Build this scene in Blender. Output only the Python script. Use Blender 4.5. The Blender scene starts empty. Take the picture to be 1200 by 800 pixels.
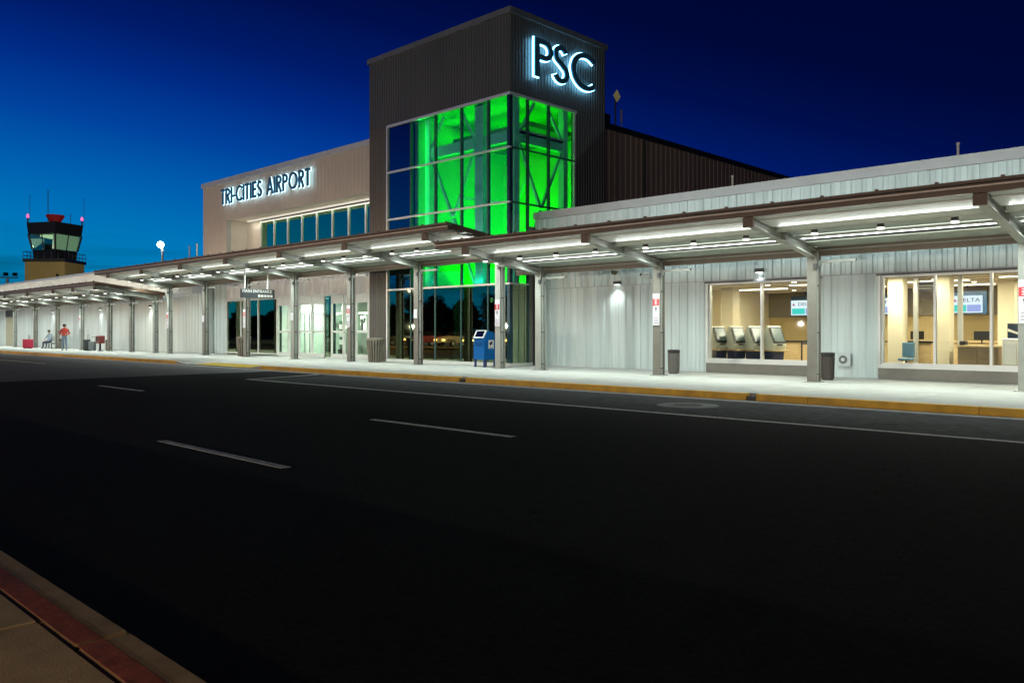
import bpy, bmesh, math, random
from mathutils import Vector, Matrix
random.seed(7)
SC = bpy.context.scene
COL = SC.collection
R = math.radians

# ------------------------------------------------------------------ camera
cam_d = bpy.data.cameras.new("camera")
cam = bpy.data.objects.new("camera", cam_d); COL.objects.link(cam)
cam.location = (0, 0, 1.45)
cam.rotation_euler = (R(90), 0, R(44.04))
cam_d.sensor_width = 36; cam_d.lens = 36 * 967 / 1200
cam_d.shift_y = -12 / 1200
cam_d.clip_start = 0.05; cam_d.clip_end = 6000
SC.camera = cam

SC.view_settings.view_transform = 'Standard'
SC.view_settings.look = 'None'
SC.view_settings.exposure = 0
SC.view_settings.gamma = 1
SC.render.engine = 'CYCLES'
SC.cycles.use_denoising = True
SC.cycles.max_bounces = 8
SC.cycles.diffuse_bounces = 4
SC.cycles.glossy_bounces = 4
SC.cycles.transparent_max_bounces = 12
SC.cycles.sample_clamp_indirect = 4
SC.cycles.caustics_reflective = False
SC.cycles.caustics_refractive = False

def lin(r, g, b):
    f = lambda v: (v/255/12.92) if v/255 <= .04045 else ((v/255+.055)/1.055)**2.4
    return (f(r), f(g), f(b), 1)

# ------------------------------------------------------------------ dusk sky (afterglow low in the west, -X)
W = bpy.data.worlds.new("World"); SC.world = W; W.use_nodes = True
nt = W.node_tree; nt.nodes.clear()
N = nt.nodes.new; L = nt.links.new
out = N('ShaderNodeOutputWorld'); bg = N('ShaderNodeBackground')
tc = N('ShaderNodeTexCoord'); sep = N('ShaderNodeSeparateXYZ')
L(tc.outputs['Generated'], sep.inputs[0])
def mth(op, a, b=None, c=None):
    n = N('ShaderNodeMath'); n.operation = op
    for i, v in enumerate((a, b, c)):
        if v is None: continue
        if isinstance(v, (int, float)): n.inputs[i].default_value = v
        else: L(v, n.inputs[i])
    return n.outputs[0]
zz = mth('ABSOLUTE', sep.outputs['Z'])
away = mth('MULTIPLY_ADD', sep.outputs['X'], 1.0, 1.0)       # 0 towards the afterglow, 2 opposite
u = mth('MULTIPLY_ADD', away, 0.335, zz)
ramp = N('ShaderNodeValToRGB'); L(mth('MULTIPLY', u, 1/1.2), ramp.inputs[0])
st = [(0.0, (6,118,158)), (0.07, (2,124,174)), (0.13, (0,118,185)), (0.19, (0,95,176)), (0.25, (0,66,158)),
      (0.31, (0,42,132)), (0.36, (0,27,105)), (0.43, (0,15,76)), (0.50, (0,8,56)), (0.7, (0,5,40)), (1.2, (0,3,28))]
el = ramp.color_ramp.elements
while len(el) > 1: el.remove(el[0])
el[0].position = 0; el[0].color = lin(*st[0][1])
for p, c in st[1:]:
    e = el.new(p/1.2); e.color = lin(*c)
# faint dark cloud streaks close to the horizon
mp = N('ShaderNodeMapping'); mp.inputs['Scale'].default_value = (2.0, 2.0, 42)
L(tc.outputs['Generated'], mp.inputs[0])
nz = N('ShaderNodeTexNoise'); nz.inputs['Scale'].default_value = 1.6; nz.inputs['Detail'].default_value = 4
L(mp.outputs[0], nz.inputs[0])
nr = N('ShaderNodeMapRange'); L(nz.outputs[0], nr.inputs[0])
nr.inputs[1].default_value = .46; nr.inputs[2].default_value = .66
low = N('ShaderNodeMapRange'); L(zz, low.inputs[0])
low.inputs[1].default_value = .055; low.inputs[2].default_value = .115; low.inputs[3].default_value = .75; low.inputs[4].default_value = 0
cm = N('ShaderNodeMix'); cm.data_type = 'RGBA'
L(mth('MULTIPLY', nr.outputs[0], low.outputs[0]), cm.inputs[0])
L(ramp.outputs[0], cm.inputs[6])
cm.inputs[7].default_value = lin(0, 66, 96)
L(cm.outputs[2], bg.inputs[0]); bg.inputs[1].default_value = 1.0
L(bg.outputs[0], out.inputs[0])

# ------------------------------------------------------------------ materials
MATS = {}
def mat(name, rgb, rough=.6, metal=0, var=.08, vscale=3.0, bump=0, bscale=60, emit=None, estr=0, spec=.5, stretch=(1, 1, 1), stain=0):
    if name in MATS: return MATS[name]
    m = bpy.data.materials.new(name); m.use_nodes = True
    t = m.node_tree; b = t.nodes['Principled BSDF']
    b.inputs['Roughness'].default_value = rough; b.inputs['Metallic'].default_value = metal
    b.inputs['Specular IOR Level'].default_value = spec
    co = t.nodes.new('ShaderNodeTexCoord')
    mp = t.nodes.new('ShaderNodeMapping'); mp.inputs['Scale'].default_value = stretch
    geo = t.nodes.new('ShaderNodeNewGeometry')
    t.links.new(geo.outputs['Position'], mp.inputs[0])
    n = t.nodes.new('ShaderNodeTexNoise'); n.inputs['Scale'].default_value = vscale; n.inputs['Detail'].default_value = 6
    t.links.new(mp.outputs[0], n.inputs[0])
    cr = t.nodes.new('ShaderNodeValToRGB')
    cr.color_ramp.elements[0].position = .3; cr.color_ramp.elements[1].position = .7
    cr.color_ramp.elements[0].color = (*[max(0, v*(1-var)) for v in rgb], 1)
    cr.color_ramp.elements[1].color = (*[min(1, v*(1+var)) for v in rgb], 1)
    t.links.new(n.outputs[0], cr.inputs[0])
    src = cr.outputs[0]
    if stain:
        n2 = t.nodes.new('ShaderNodeTexNoise'); n2.inputs['Scale'].default_value = vscale*.23; n2.inputs['Detail'].default_value = 8
        n2.inputs['Roughness'].default_value = .7
        t.links.new(mp.outputs[0], n2.inputs[0])
        mr = t.nodes.new('ShaderNodeMapRange'); mr.inputs[1].default_value = .5; mr.inputs[2].default_value = .72
        mr.inputs[3].default_value = 1; mr.inputs[4].default_value = 1-stain
        t.links.new(n2.outputs[0], mr.inputs[0])
        mx = t.nodes.new('ShaderNodeVectorMath'); mx.operation = 'SCALE'
        t.links.new(src, mx.inputs[0]); t.links.new(mr.outputs[0], mx.inputs['Scale'])
        src = mx.outputs[0]
    t.links.new(src, b.inputs['Base Color'])
    rr = t.nodes.new('ShaderNodeMapRange'); t.links.new(n.outputs[0], rr.inputs[0])
    rr.inputs[3].default_value = max(0.02, rough-.08); rr.inputs[4].default_value = min(1, rough+.08)
    t.links.new(rr.outputs[0], b.inputs['Roughness'])
    if bump:
        n3 = t.nodes.new('ShaderNodeTexNoise'); n3.inputs['Scale'].default_value = bscale; n3.inputs['Detail'].default_value = 5
        t.links.new(mp.outputs[0], n3.inputs[0])
        bp = t.nodes.new('ShaderNodeBump'); bp.inputs['Strength'].default_value = bump; bp.inputs['Distance'].default_value = .01
        t.links.new(n3.outputs[0], bp.inputs['Height']); t.links.new(bp.outputs[0], b.inputs['Normal'])
    if emit:
        b.inputs['Emission Color'].default_value = (*emit, 1); b.inputs['Emission Strength'].default_value = estr
    MATS[name] = m
    return m
def glow(name, rgb, s):
    if name in MATS: return MATS[name]
    m = bpy.data.materials.new(name); m.use_nodes = True
    t = m.node_tree; t.nodes.clear()
    e = t.nodes.new('ShaderNodeEmission'); o = t.nodes.new('ShaderNodeOutputMaterial')
    e.inputs[0].default_value = (*rgb, 1); e.inputs[1].default_value = s
    t.links.new(e.outputs[0], o.inputs[0]); MATS[name] = m
    return m
def glass(name, tint, fac, gl=(1, 1, 1)):
    if name in MATS: return MATS[name]
    m = bpy.data.materials.new(name); m.use_nodes = True
    t = m.node_tree; t.nodes.clear()
    o = t.nodes.new('ShaderNodeOutputMaterial'); mx = t.nodes.new('ShaderNodeMixShader')
    tr = t.nodes.new('ShaderNodeBsdfTransparent'); g = t.nodes.new('ShaderNodeBsdfGlossy')
    tr.inputs[0].default_value = (*tint, 1); g.inputs['Roughness'].default_value = .012; g.inputs[0].default_value = (*gl, 1)
    n = t.nodes.new('ShaderNodeTexNoise'); n.inputs['Scale'].default_value = .9
    ge = t.nodes.new('ShaderNodeNewGeometry'); t.links.new(ge.outputs['Position'], n.inputs[0])
    bp = t.nodes.new('ShaderNodeBump'); bp.inputs['Strength'].default_value = .06; bp.inputs['Distance'].default_value = .02
    t.links.new(n.outputs[0], bp.inputs['Height']); t.links.new(bp.outputs[0], g.inputs['Normal'])
    l0 = t.nodes.new('ShaderNodeLayerWeight'); l0.inputs[0].default_value = .5
    lw = t.nodes.new('ShaderNodeMath'); lw.operation = 'POWER'; lw.inputs[1].default_value = 4; t.links.new(l0.outputs['Facing'], lw.inputs[0])
    ma = t.nodes.new('ShaderNodeMath'); ma.operation = 'MULTIPLY_ADD'; ma.inputs[1].default_value = 1-fac; ma.inputs[2].default_value = fac
    ma.use_clamp = True
    t.links.new(lw.outputs[0], ma.inputs[0]); t.links.new(ma.outputs[0], mx.inputs[0])
    t.links.new(tr.outputs[0], mx.inputs[1]); t.links.new(g.outputs[0], mx.inputs[2])
    t.links.new(mx.outputs[0], o.inputs[0]); MATS[name] = m
    return m

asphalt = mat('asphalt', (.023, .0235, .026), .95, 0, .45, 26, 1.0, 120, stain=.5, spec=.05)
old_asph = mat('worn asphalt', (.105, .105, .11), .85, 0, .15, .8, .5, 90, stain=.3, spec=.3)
earth = mat('dry ground', (.05, .045, .035), .95, 0, .3, .3, .5, 20)
concrete = mat('sidewalk concrete', (.38, .375, .35), .8, 0, .08, 2.0, .4, 70, stain=.22)
near_conc = mat('near kerb concrete', (.34, .26, .15), .88, 0, .22, 9, .35, 160, stain=.35, spec=.2)
slab_conc = mat('near slab concrete', (.42, .33, .19), .88, 0, .16, 5, .25, 160, stain=.35, spec=.2)
red_paint = mat('worn red kerb paint', (.33, .085, .05), .85, 0, .3, 22, .4, 140, stain=.6, spec=.2)
yellow = mat('yellow kerb paint', (.66, .37, .02), .55, 0, .14, 4, .3, 60, stain=.4)
white_line = mat('white road paint', (.55, .55, .53), .8, 0, .35, 30, .8, 80, stain=.65)
joint_m = mat('dark joint', (.02, .018, .015), .95, 0, .3, 5)
ribm = mat('silver ribbed cladding', (.54, .63, .63), .42, .35, .14, 4.5, 0, stretch=(1, 1, .04), stain=.12)
tanm = mat('tan ribbed cladding', (.42, .37, .335), .6, 0, .05, .7, 0, stretch=(1, 1, .3))
darkm = mat('charcoal ribbed cladding', (.068, .072, .073), .45, .2, .08, .7, 0, stretch=(1, 1, .3))
brownm = mat('brown ribbed cladding', (.24, .18, .16), .6, 0, .1, .7, 0)
creamm = mat('cream plaster', (.62, .60, .54), .8, 0, .04, 2)
capm = mat('pale metal coping', (.42, .44, .45), .45, .3, .06, 2)
dcapm = mat('charcoal coping', (.12, .13, .14), .45, .3, .06, 2)
alu = mat('aluminium frame', (.62, .64, .63), .35, .5, .04, 3)
dalu = mat('dark mullion', (.03, .09, .085), .4, .4, .04, 3)
whitef = mat('white door frame', (.70, .70, .66), .5, 0, .04, 3)
steel = mat('painted grey steel', (.32, .33, .30), .42, .15, .08, 4, .1, 30, stain=.15)
taupe = mat('taupe steel', (.19, .175, .15), .5, .1, .08, 4, .1, 30, stain=.15)
rust = mat('brown painted fascia', (.115, .07, .042), .45, .1, .12, 3, .1, 40, stain=.2)
soffw = mat('white soffit', (.72, .73, .68), .45, .05, .05, 2, stain=.1)
soffg = mat('grey soffit', (.36, .38, .33), .5, .1, .06, 2, stain=.12)
black = mat('black metal', (.02, .02, .022), .4, .2, .1, 5)
darkgrey = mat('dark grey metal', (.07, .07, .07), .45, .3, .1, 5)
white = mat('white plastic', (.75, .75, .73), .4, 0, .04, 5)
intw = mat('interior cream wall', (.74, .67, .50), .8, 0, .05, 1)
intg = mat('interior taupe band', (.22, .20, .16), .8, 0, .05, 1)
intceil = mat('interior ceiling', (.66, .60, .46), .85, 0, .04, 2)
intfloor = mat('interior floor', (.30, .26, .20), .35, 0, .15, 2)
wood = mat('light wood', (.56, .42, .22), .45, 0, .12, 3, stretch=(1, 1, 8))
dwood = mat('brown laminate', (.25, .19, .12), .5, 0, .1, 3, stretch=(1, 1, 8))
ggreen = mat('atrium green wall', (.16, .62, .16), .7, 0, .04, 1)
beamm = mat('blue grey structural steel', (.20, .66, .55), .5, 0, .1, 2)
lens_w = glow('white fluorescent lens', (.93, 1.0, .98), 5.0)
lens_s = glow('downlight lens', (1, .96, .86), 2.2)
halo = glow('blue white letter backlight', (.22, .66, 1.0), 9)
halo2 = glow('white letter backlight', (.5, .85, 1.0), 3.6)
letter_face = mat('navy letter face', (.035, .12, .19), .35, .2, .05, 5)

# ------------------------------------------------------------------ geometry helpers
WP = {}
class MB:
    def __init__(s): s.v = []; s.f = []; s.mi = []; s.m = 0
    def add(s, vs, fs):
        o = len(s.v); s.v += [tuple(p) for p in vs]; s.f += [tuple(i+o for i in f) for f in fs]; s.mi += [s.m]*len(fs)
        return s
    def box(s, x0, x1, y0, y1, z0, z1):
        return s.hexa([(x0, y0, z0), (x1, y0, z0), (x1, y1, z0), (x0, y1, z0), (x0, y0, z1), (x1, y0, z1), (x1, y1, z1), (x0, y1, z1)])
    def hexa(s, v):
        return s.add(v, [(0, 3, 2, 1), (4, 5, 6, 7), (0, 1, 5, 4), (1, 2, 6, 5), (2, 3, 7, 6), (3, 0, 4, 7)])
    def cbox(s, c, d):
        return s.box(c[0]-d[0]/2, c[0]+d[0]/2, c[1]-d[1]/2, c[1]+d[1]/2, c[2]-d[2]/2, c[2]+d[2]/2)
    def prism(s, poly, f0, f1):
        n = len(poly); vs = [f0(p) for p in poly]+[f1(p) for p in poly]
        fs = [tuple(range(n))[::-1], tuple(range(n, 2*n))]+[(i, (i+1) % n, n+(i+1) % n, n+i) for i in range(n)]
        return s.add(vs, fs)
    def extx(s, poly, x0, x1): return s.prism(poly, lambda p: (x0, p[0], p[1]), lambda p: (x1, p[0], p[1]))
    def exty(s, poly, y0, y1): return s.prism(poly, lambda p: (p[0], y0, p[1]), lambda p: (p[0], y1, p[1]))
    def extz(s, poly, z0, z1): return s.prism(poly, lambda p: (p[0], p[1], z0), lambda p: (p[0], p[1], z1))
    def tube(s, a, b, r, n=10, r2=None):
        a = Vector(a); b = Vector(b); d = (b-a).normalized(); r2 = r if r2 is None else r2
        t = Vector((0, 0, 1)) if abs(d.z) < .9 else Vector((1, 0, 0))
        p = d.cross(t).normalized(); q = d.cross(p)
        vs = [a+(p*math.cos(2*math.pi*i/n)+q*math.sin(2*math.pi*i/n))*r for i in range(n)]
        vs += [b+(p*math.cos(2*math.pi*i/n)+q*math.sin(2*math.pi*i/n))*r2 for i in range(n)]
        return s.add(vs, [tuple(range(n)), tuple(range(n, 2*n))[::-1]]+[(i, n+i, n+(i+1) % n, (i+1) % n) for i in range(n)])
    def path(s, pts, r, n=8):
        for a, b in zip(pts[:-1], pts[1:]): s.tube(a, b, r, n)
        return s
    def bar(s, a, b, w, h):
        a = Vector(a); b = Vector(b); d = (b-a).normalized()
        t = Vector((0, 0, 1)) if abs(d.z) < .95 else Vector((0, 1, 0))
        p = d.cross(t).normalized()*w/2; q = p.cross(d).normalized()*h/2
        return s.hexa([a-p-q, a+p-q, a+p+q, a-p+q, b-p-q, b+p-q, b+p+q, b-p+q])
    def lathe(s, prof, n=20, c=(0, 0, 0)):
        k = len(prof); vs = [(c[0]+r*math.cos(2*math.pi*i/n), c[1]+r*math.sin(2*math.pi*i/n), c[2]+z) for i in range(n) for r, z in prof]
        fs = [(i*k+j, ((i+1) % n)*k+j, ((i+1) % n)*k+j+1, i*k+j+1) for i in range(n) for j in range(k-1)]
        fs += [tuple(i*k for i in range(n))[::-1], tuple(i*k+k-1 for i in range(n))]
        return s.add(vs, fs)
    def mesh(s, name, mats, off=(0, 0, 0), bevel=0, smooth=False):
        me = bpy.data.meshes.new(name)
        me.from_pydata([(x-off[0], y-off[1], z-off[2]) for x, y, z in s.v], [], s.f)
        for m in (mats if isinstance(mats, (list, tuple)) else [mats]): me.materials.append(m)
        for p, i in zip(me.polygons, s.mi): p.material_index = i; p.use_smooth = smooth
        bm = bmesh.new(); bm.from_mesh(me); bmesh.ops.recalc_face_normals(bm, faces=bm.faces)
        if bevel: bmesh.ops.bevel(bm, geom=bm.edges[:], offset=bevel, segments=1, affect='EDGES', clamp_overlap=True)
        bm.to_mesh(me); bm.free()
        return me
    def build(s, name, mats, parent=None, bevel=0, smooth=False):
        off = WP.get(parent.name, (0, 0, 0)) if parent else (0, 0, 0)
        if not parent:                       # its own origin at the base centre
            xs, ys, zs = zip(*s.v); off = ((min(xs)+max(xs))/2, (min(ys)+max(ys))/2, min(zs))
        me = s.mesh(name, mats, off, bevel, smooth)
        o = bpy.data.objects.new(name, me); COL.objects.link(o)
        if parent: o.parent = parent
        else: o.location = off
        WP[o.name] = tuple(off)
        return o
def tag(o, label=None, cat=None, group=None, kind=None):
    if label: o['label'] = label
    if cat: o['category'] = cat
    if group: o['group'] = group
    if kind: o['kind'] = kind
    return o
def thing(name, loc, label, cat, group=None, rz=0):
    o = bpy.data.objects.new(name, None); COL.objects.link(o); o.location = loc; o.rotation_euler = (0, 0, rz)
    o.empty_display_size = .3
    WP[o.name] = tuple(loc) if not rz else (0, 0, 0)     # rotated things are modelled in their own space
    return tag(o, label, cat, group)
def struct(name, b, m, **k): return tag(b.build(name, m, None, **k), kind='structure')
def place(name, me, parent, loc, rz=0):
    o = bpy.data.objects.new(name, me); COL.objects.link(o); w = WP.get(parent.name, (0, 0, 0))
    o.parent = parent; o.location = (loc[0]-w[0], loc[1]-w[1], loc[2]-w[2]); o.rotation_euler = (0, 0, rz); WP[o.name] = tuple(loc)
    return o
def copy_tree(o, loc, label=None, rz=None, group=None):
    def rec(s, par):
        c = s.copy(); COL.objects.link(c); c.parent = par
        for ch in s.children: rec(ch, c)
        return c
    c = rec(o, None); c.location = loc
    if rz is not None: c.rotation_euler = (0, 0, rz)
    if label: c['label'] = label
    if group: c['group'] = group
    return c
def light(kind, name, loc, energy, color, parent=None, **k):
    d = bpy.data.lights.new(name, kind); d.energy = energy; d.color = color
    rot = k.pop('rot', (0, 0, 0))
    for a, v in k.items(): setattr(d, a, v)
    o = bpy.data.objects.new(name, d); COL.objects.link(o)
    w = WP.get(parent.name, (0, 0, 0)) if parent else (0, 0, 0)
    if parent: o.parent = parent
    o.location = (loc[0]-w[0], loc[1]-w[1], loc[2]-w[2]); o.rotation_euler = rot
    return o
def text_mesh(txt, size, ext, m, align='CENTER'):
    c = bpy.data.curves.new('lettering', 'FONT'); c.body = txt; c.size = size; c.extrude = ext; c.align_x = align; c.align_y = 'CENTER'
    o = bpy.data.objects.new('lettering', c); COL.objects.link(o)
    bpy.context.view_layer.update()
    me = bpy.data.meshes.new_from_object(o.evaluated_get(bpy.context.evaluated_depsgraph_get()))
    bpy.data.objects.remove(o); me.materials.clear(); me.materials.append(m)
    return me
_rib = {}
def rib_mesh(w, h, m, period=.3, depth=.04):
    key = (round(w, 3), round(h, 3), m.name, period, depth)
    if key in _rib: return _rib[key]
    n = max(1, round(w/period)); p = w/n; b = MB(); pts = []
    for i in range(n):
        x = i*p
        pts += [(x, -.014), (x+.16*p, -.014), (x+.26*p, -depth-.014), (x+.72*p, -depth-.014), (x+.82*p, -.014)]
    pts += [(w, -.014)]
    pts = [(q[0]*(w-.004)/w+.002, q[1]) for q in pts]
    poly = pts+[(w-.002, 0), (.002, 0)]
    b.extz(poly, 0, h)
    me = b.mesh('metal_panel', m); _rib[key] = me
    return me
def rib_wall(parent, o, ax, length, h, m, pw=.9, period=.3, depth=.04, name='metal_panel'):
    """row of ribbed panels; o = lower left outer corner, ax 'x' (faces -Y) or 'y' (faces +X)"""
    n = max(1, round(length/pw)); w = length/n; me = rib_mesh(w, h, m, period, depth)
    for i in range(n):
        loc = (o[0]+i*w, o[1], o[2]) if ax == 'x' else (o[0], o[1]+i*w, o[2])
        place(name, me, parent, loc, 0 if ax == 'x' else R(90))

# ------------------------------------------------------------------ ground, road, pavements
struct('ground', MB().add([(-3000, -3000, -.03), (3000, -3000, -.03), (3000, 3000, -.03), (-3000, 3000, -.03)], [(0, 1, 2, 3)]), earth)
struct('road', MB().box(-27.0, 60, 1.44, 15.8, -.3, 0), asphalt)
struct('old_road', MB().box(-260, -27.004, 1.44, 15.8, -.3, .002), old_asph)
struct('parking_lane', MB().box(-22.95, 60, 12.32, 15.41, .001, .004), mat('lighter parking lane asphalt', (.060, .063, .068), .92, 0, .35, 5, 1.0, 110, stain=.45, spec=.1))  # lighter asphalt between the edge line and the gutter
struct('gutter_strip', MB().box(-260, 60, 15.42, 15.8, 0.003, .008), mat('gutter concrete', (.26, .26, .25), .85, 0, .15, 3, .3, 60, stain=.4))
b = MB()
def sheet(b, x0, x1, y0, y1, z=.009): return b.box(x0, x1, y0, y1, z-.004, z)
struct('lane_line', sheet(MB(), -10.9, -7.8, 4.56, 4.68), white_line)
struct('lane_line', sheet(MB(), -11.05, -7.85, 8.08, 8.2), white_line)
struct('lane_line', sheet(MB(), -23.1, -20.3, 8.08, 8.2), white_line)
struct('lane_line', sheet(MB(), -35.3, -32.4, 8.08, 8.2), white_line)
struct('lane_line', sheet(MB(), -47.5, -44.5, 8.08, 8.2), white_line)
struct('lane_line', sheet(MB(), 1.3, 4.3, 4.56, 4.68), white_line)
struct('edge_line', sheet(MB(), -23.0, 60, 12.26, 12.38), white_line)
struct('edge_line', sheet(MB(), -120, -40.5, 11.9, 12.04, .011), white_line)
struct('parking_end_line', MB().hexa([(-23.0, 12.38, .005), (-22.88, 12.38, .005), (-23.7, 15.3, .005), (-23.82, 15.3, .005), (-23.0, 12.38, .009), (-22.88, 12.38, .009), (-23.7, 15.3, .009), (-23.82, 15.3, .009)]), white_line)

# near pavement (the photographer's side): slabs, red band, kerb stones
walk = struct('near_pavement', MB().box(-200, 60, -5, 1.185, -.3, .10), joint_m)
for i in range(-9, 14):
    x0 = -4.10+i*1.83
    for y0, y1 in ((-.68, 1.183), (-2.55, -.70)):
        if x0 < -16 and y0 < -1: continue
        MB().box(x0, x0+1.815, y0, y1, .1, .148+random.uniform(-.002, .002)).build('slab', slab_conc, walk, bevel=.006)
MB().box(-200, -20.6, -.68, 1.175, .1, .148).build('slab', slab_conc, walk)
nk = struct('near_kerb', MB().box(-200, 60, 1.19, 1.438, -.3, .02), joint_m)
for i in range(-10, 8):
    x0 = -3.67+i*3.05
    k = MB().box(x0, x0+3.035, 1.197, 1.432, .0, .15).build('kerb_stone', near_conc, nk, bevel=.02)
    MB().box(x0+.005, x0+3.03, 1.203, 1.308, .1502, .1518).build('red_painted_strip', red_paint, nk)
MB().box(-200, -34.2, 1.195, 1.432, 0, .15).build('kerb_stone', near_conc, nk)

# far pavement slabs and yellow kerb with a dropped ramp
sw = struct('sidewalk', MB().box(-130, 30, 18.45, 23.0, -.2, .09), joint_m)
MB().box(-130, -35.95, 16.02, 18.45, -.2, .09).build('slab_bed', joint_m, sw)
MB().box(-28.45, 30, 16.02, 18.45, -.2, .09).build('slab_bed', joint_m, sw)
_sl = {}
for j, (y0, y1) in enumerate(((16.0, 18.4), (18.4, 20.8), (20.8, 23.1))):
    for i in range(-33, 4):
        x0 = i*3.0+.5
        if j == 0 and x0 > -37 and x0 < -27.5: continue
        if x0 < -72 and i % 2: continue
        w = 3.0 if x0 > -72 else 6.0
        key = (j, w)
        if key not in _sl: _sl[key] = MB().box(.006, w-.006, 0.006, y1-y0-.006, 0, .05).mesh('slab', concrete, bevel=.006)
        place('slab', _sl[key], sw, (x0, y0, .1))
MB().box(-28.5, -26.5, 16.006, 18.394, .1, .15).build('slab', concrete, sw, bevel=.006)
MB().box(-38.4, -35.9, 16.006, 18.394, .1, .15).build('slab', concrete, sw, bevel=.006)
rp = MB()
rp.hexa([(-34.6, 15.81, -.1), (-29.8, 15.81, -.1), (-29.8, 18.39, -.1), (-34.6, 18.39, -.1), (-34.6, 15.81, .014), (-29.8, 15.81, .014), (-29.8, 18.39, .15), (-34.6, 18.39, .15)])
rp.hexa([(-35.89, 15.81, -.1), (-34.605, 15.81, -.1), (-34.605, 18.39, -.1), (-35.89, 18.39, -.1), (-35.89, 15.81, .14), (-34.605, 15.81, .014), (-34.605, 18.39, .15), (-35.89, 18.39, .15)])
rp.hexa([(-29.795, 15.81, -.1), (-28.51, 15.81, -.1), (-28.51, 18.39, -.1), (-29.795, 18.39, -.1), (-29.795, 15.81, .014), (-28.51, 15.81, .14), (-28.51, 18.39, .15), (-29.795, 18.39, .15)])
rp.build('ramp', concrete, sw)
tact = MB().hexa([(-34.4, 15.95, .02), (-29.9, 15.95, .02), (-29.9, 16.95, .073), (-34.4, 16.95, .073), (-34.4, 15.95, .028), (-29.9, 15.95, .028), (-29.9, 16.95, .081), (-34.4, 16.95, .081)])
bumps = MB()
for i in range(74):
    for j in range(15):
        x = -34.35+i*.06; y = 16.0+j*.064; z = .03+(y-15.95)*.053
        bumps.hexa([(x-.014, y-.014, z-.004), (x+.014, y-.014, z-.004), (x+.014, y+.014, z-.004), (x-.014, y+.014, z-.004), (x-.008, y-.008, z+.005), (x+.008, y-.008, z+.005), (x+.008, y+.008, z+.005), (x-.008, y+.008, z+.005)])
ymat = mat('yellow tactile paving', (.66, .47, .03), .6, 0, .1, 4, stain=.2)
tp = tact.build('tactile_strip', ymat, sw)
tag(bumps.build('bumps', ymat, tp), kind='stuff')
kerb = struct('kerb', MB().box(-130, 30, 15.85, 15.97, -.3, .03), joint_m)
def kstone(x0, x1):
    MB().extx([(15.80, -.05), (15.82, .135), (15.84, .150), (15.99, .152), (15.99, -.05)], x0+.006, x1-.006).build('kerb_stone', yellow, kerb)
xs = [-28.5]
while xs[-1] < 6: xs.append(xs[-1]+3.05)
for a, c in zip(xs[:-1], xs[1:]):
    if a < -17.35 < c: kstone(a, -17.42); kstone(-17.12, c)
    elif a < -8.36 < c: kstone(a, -8.48); kstone(-8.26, c)
    else: kstone(a, c)
for k in range(30): kstone(-35.9-3.05*(k+1), -35.9-3.05*k)
for x in (-17.27, -8.37):
    MB().box(x-.10, x+.10, 15.83, 15.98, -.02, .10).build('scupper', black, kerb)
mh = thing('manhole_cover', (-8.72, 13.95, 0), 'round iron manhole cover in the road just off the yellow kerb', 'manhole cover')
MB().lathe([(0.001, 0.005), (.55, .005), (.60, .007), (.60, .009), (0.001, .009)], 32, (-8.72, 13.95, 0)).build('collar', mat('patched concrete collar', (.10, .10, .105), .8, 0, .25, 4, .4), mh)
MB().lathe([(0.001, 0.0095), (.33, .0095), (.35, .013), (0.001, .013)], 32, (-8.72, 13.95, 0)).build('lid', mat('cast iron', (.05, .045, .045), .6, .4, .2, 20, .6, 60), mh)
b = MB()
for i in range(-4, 5): b.box(-8.72-.28*math.cos(i*.3), -8.72+.28*math.cos(i*.3), 13.95+i*.065-.012, 13.95+i*.065+.012, .012, .019)
b.build('ribs', mat('cast iron', (0, 0, 0)), mh)

# ------------------------------------------------------------------ window helper
def window_x(parent, xs, z0, z1, y, gm, fm=None, d=.07, fw=.05, depth=.12, name='window', trans=()):
    """glazing in a plane facing -Y; xs mullion centres"""
    fm = fm or alu
    f = MB().box(xs[0]-fw/2, xs[-1]+fw/2, y-depth/2, y+depth/2, z0-fw, z0).box(xs[0]-fw/2, xs[-1]+fw/2, y-depth/2, y+depth/2, z1, z1+fw)
    fr = f.build(name, fm, parent)
    for x in xs: MB().box(x-fw/2, x+fw/2, y-depth/2+.002, y+depth/2-.002, z0, z1).build('mullion', fm, fr)
    for t in trans: MB().box(xs[0]+fw/2, xs[-1]-fw/2, y-depth/2+.006, y+depth/2-.006, t-fw/2, t+fw/2).build('transom', fm, fr)
    zs = [z0]+list(trans)+[z1]
    for a, c in zip(xs[:-1], xs[1:]):
        for p, q in zip(zs[:-1], zs[1:]):
            MB().box(a+fw/2, c-fw/2, y-.004, y+.004, p+(fw/2 if p != z0 else 0), q-(fw/2 if q != z1 else 0)).build('pane', gm, fr)
    return fr
g_hall = glass('clear window glass', (.94, .97, .95), .03)
g_green = glass('tinted tower glass', (.80, .93, .90), .07, (.5, .9, .8))
g_mirror = glass('dark reflective glass', (.35, .48, .42), .32, (.85, .95, .62))
g_sky = glass('blue reflective glass', (.25, .33, .35), .48, (.5, 1.0, .58))
g_door = glass('door glass', (.88, .97, .90), .04, (.7, .9, .8))

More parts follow.
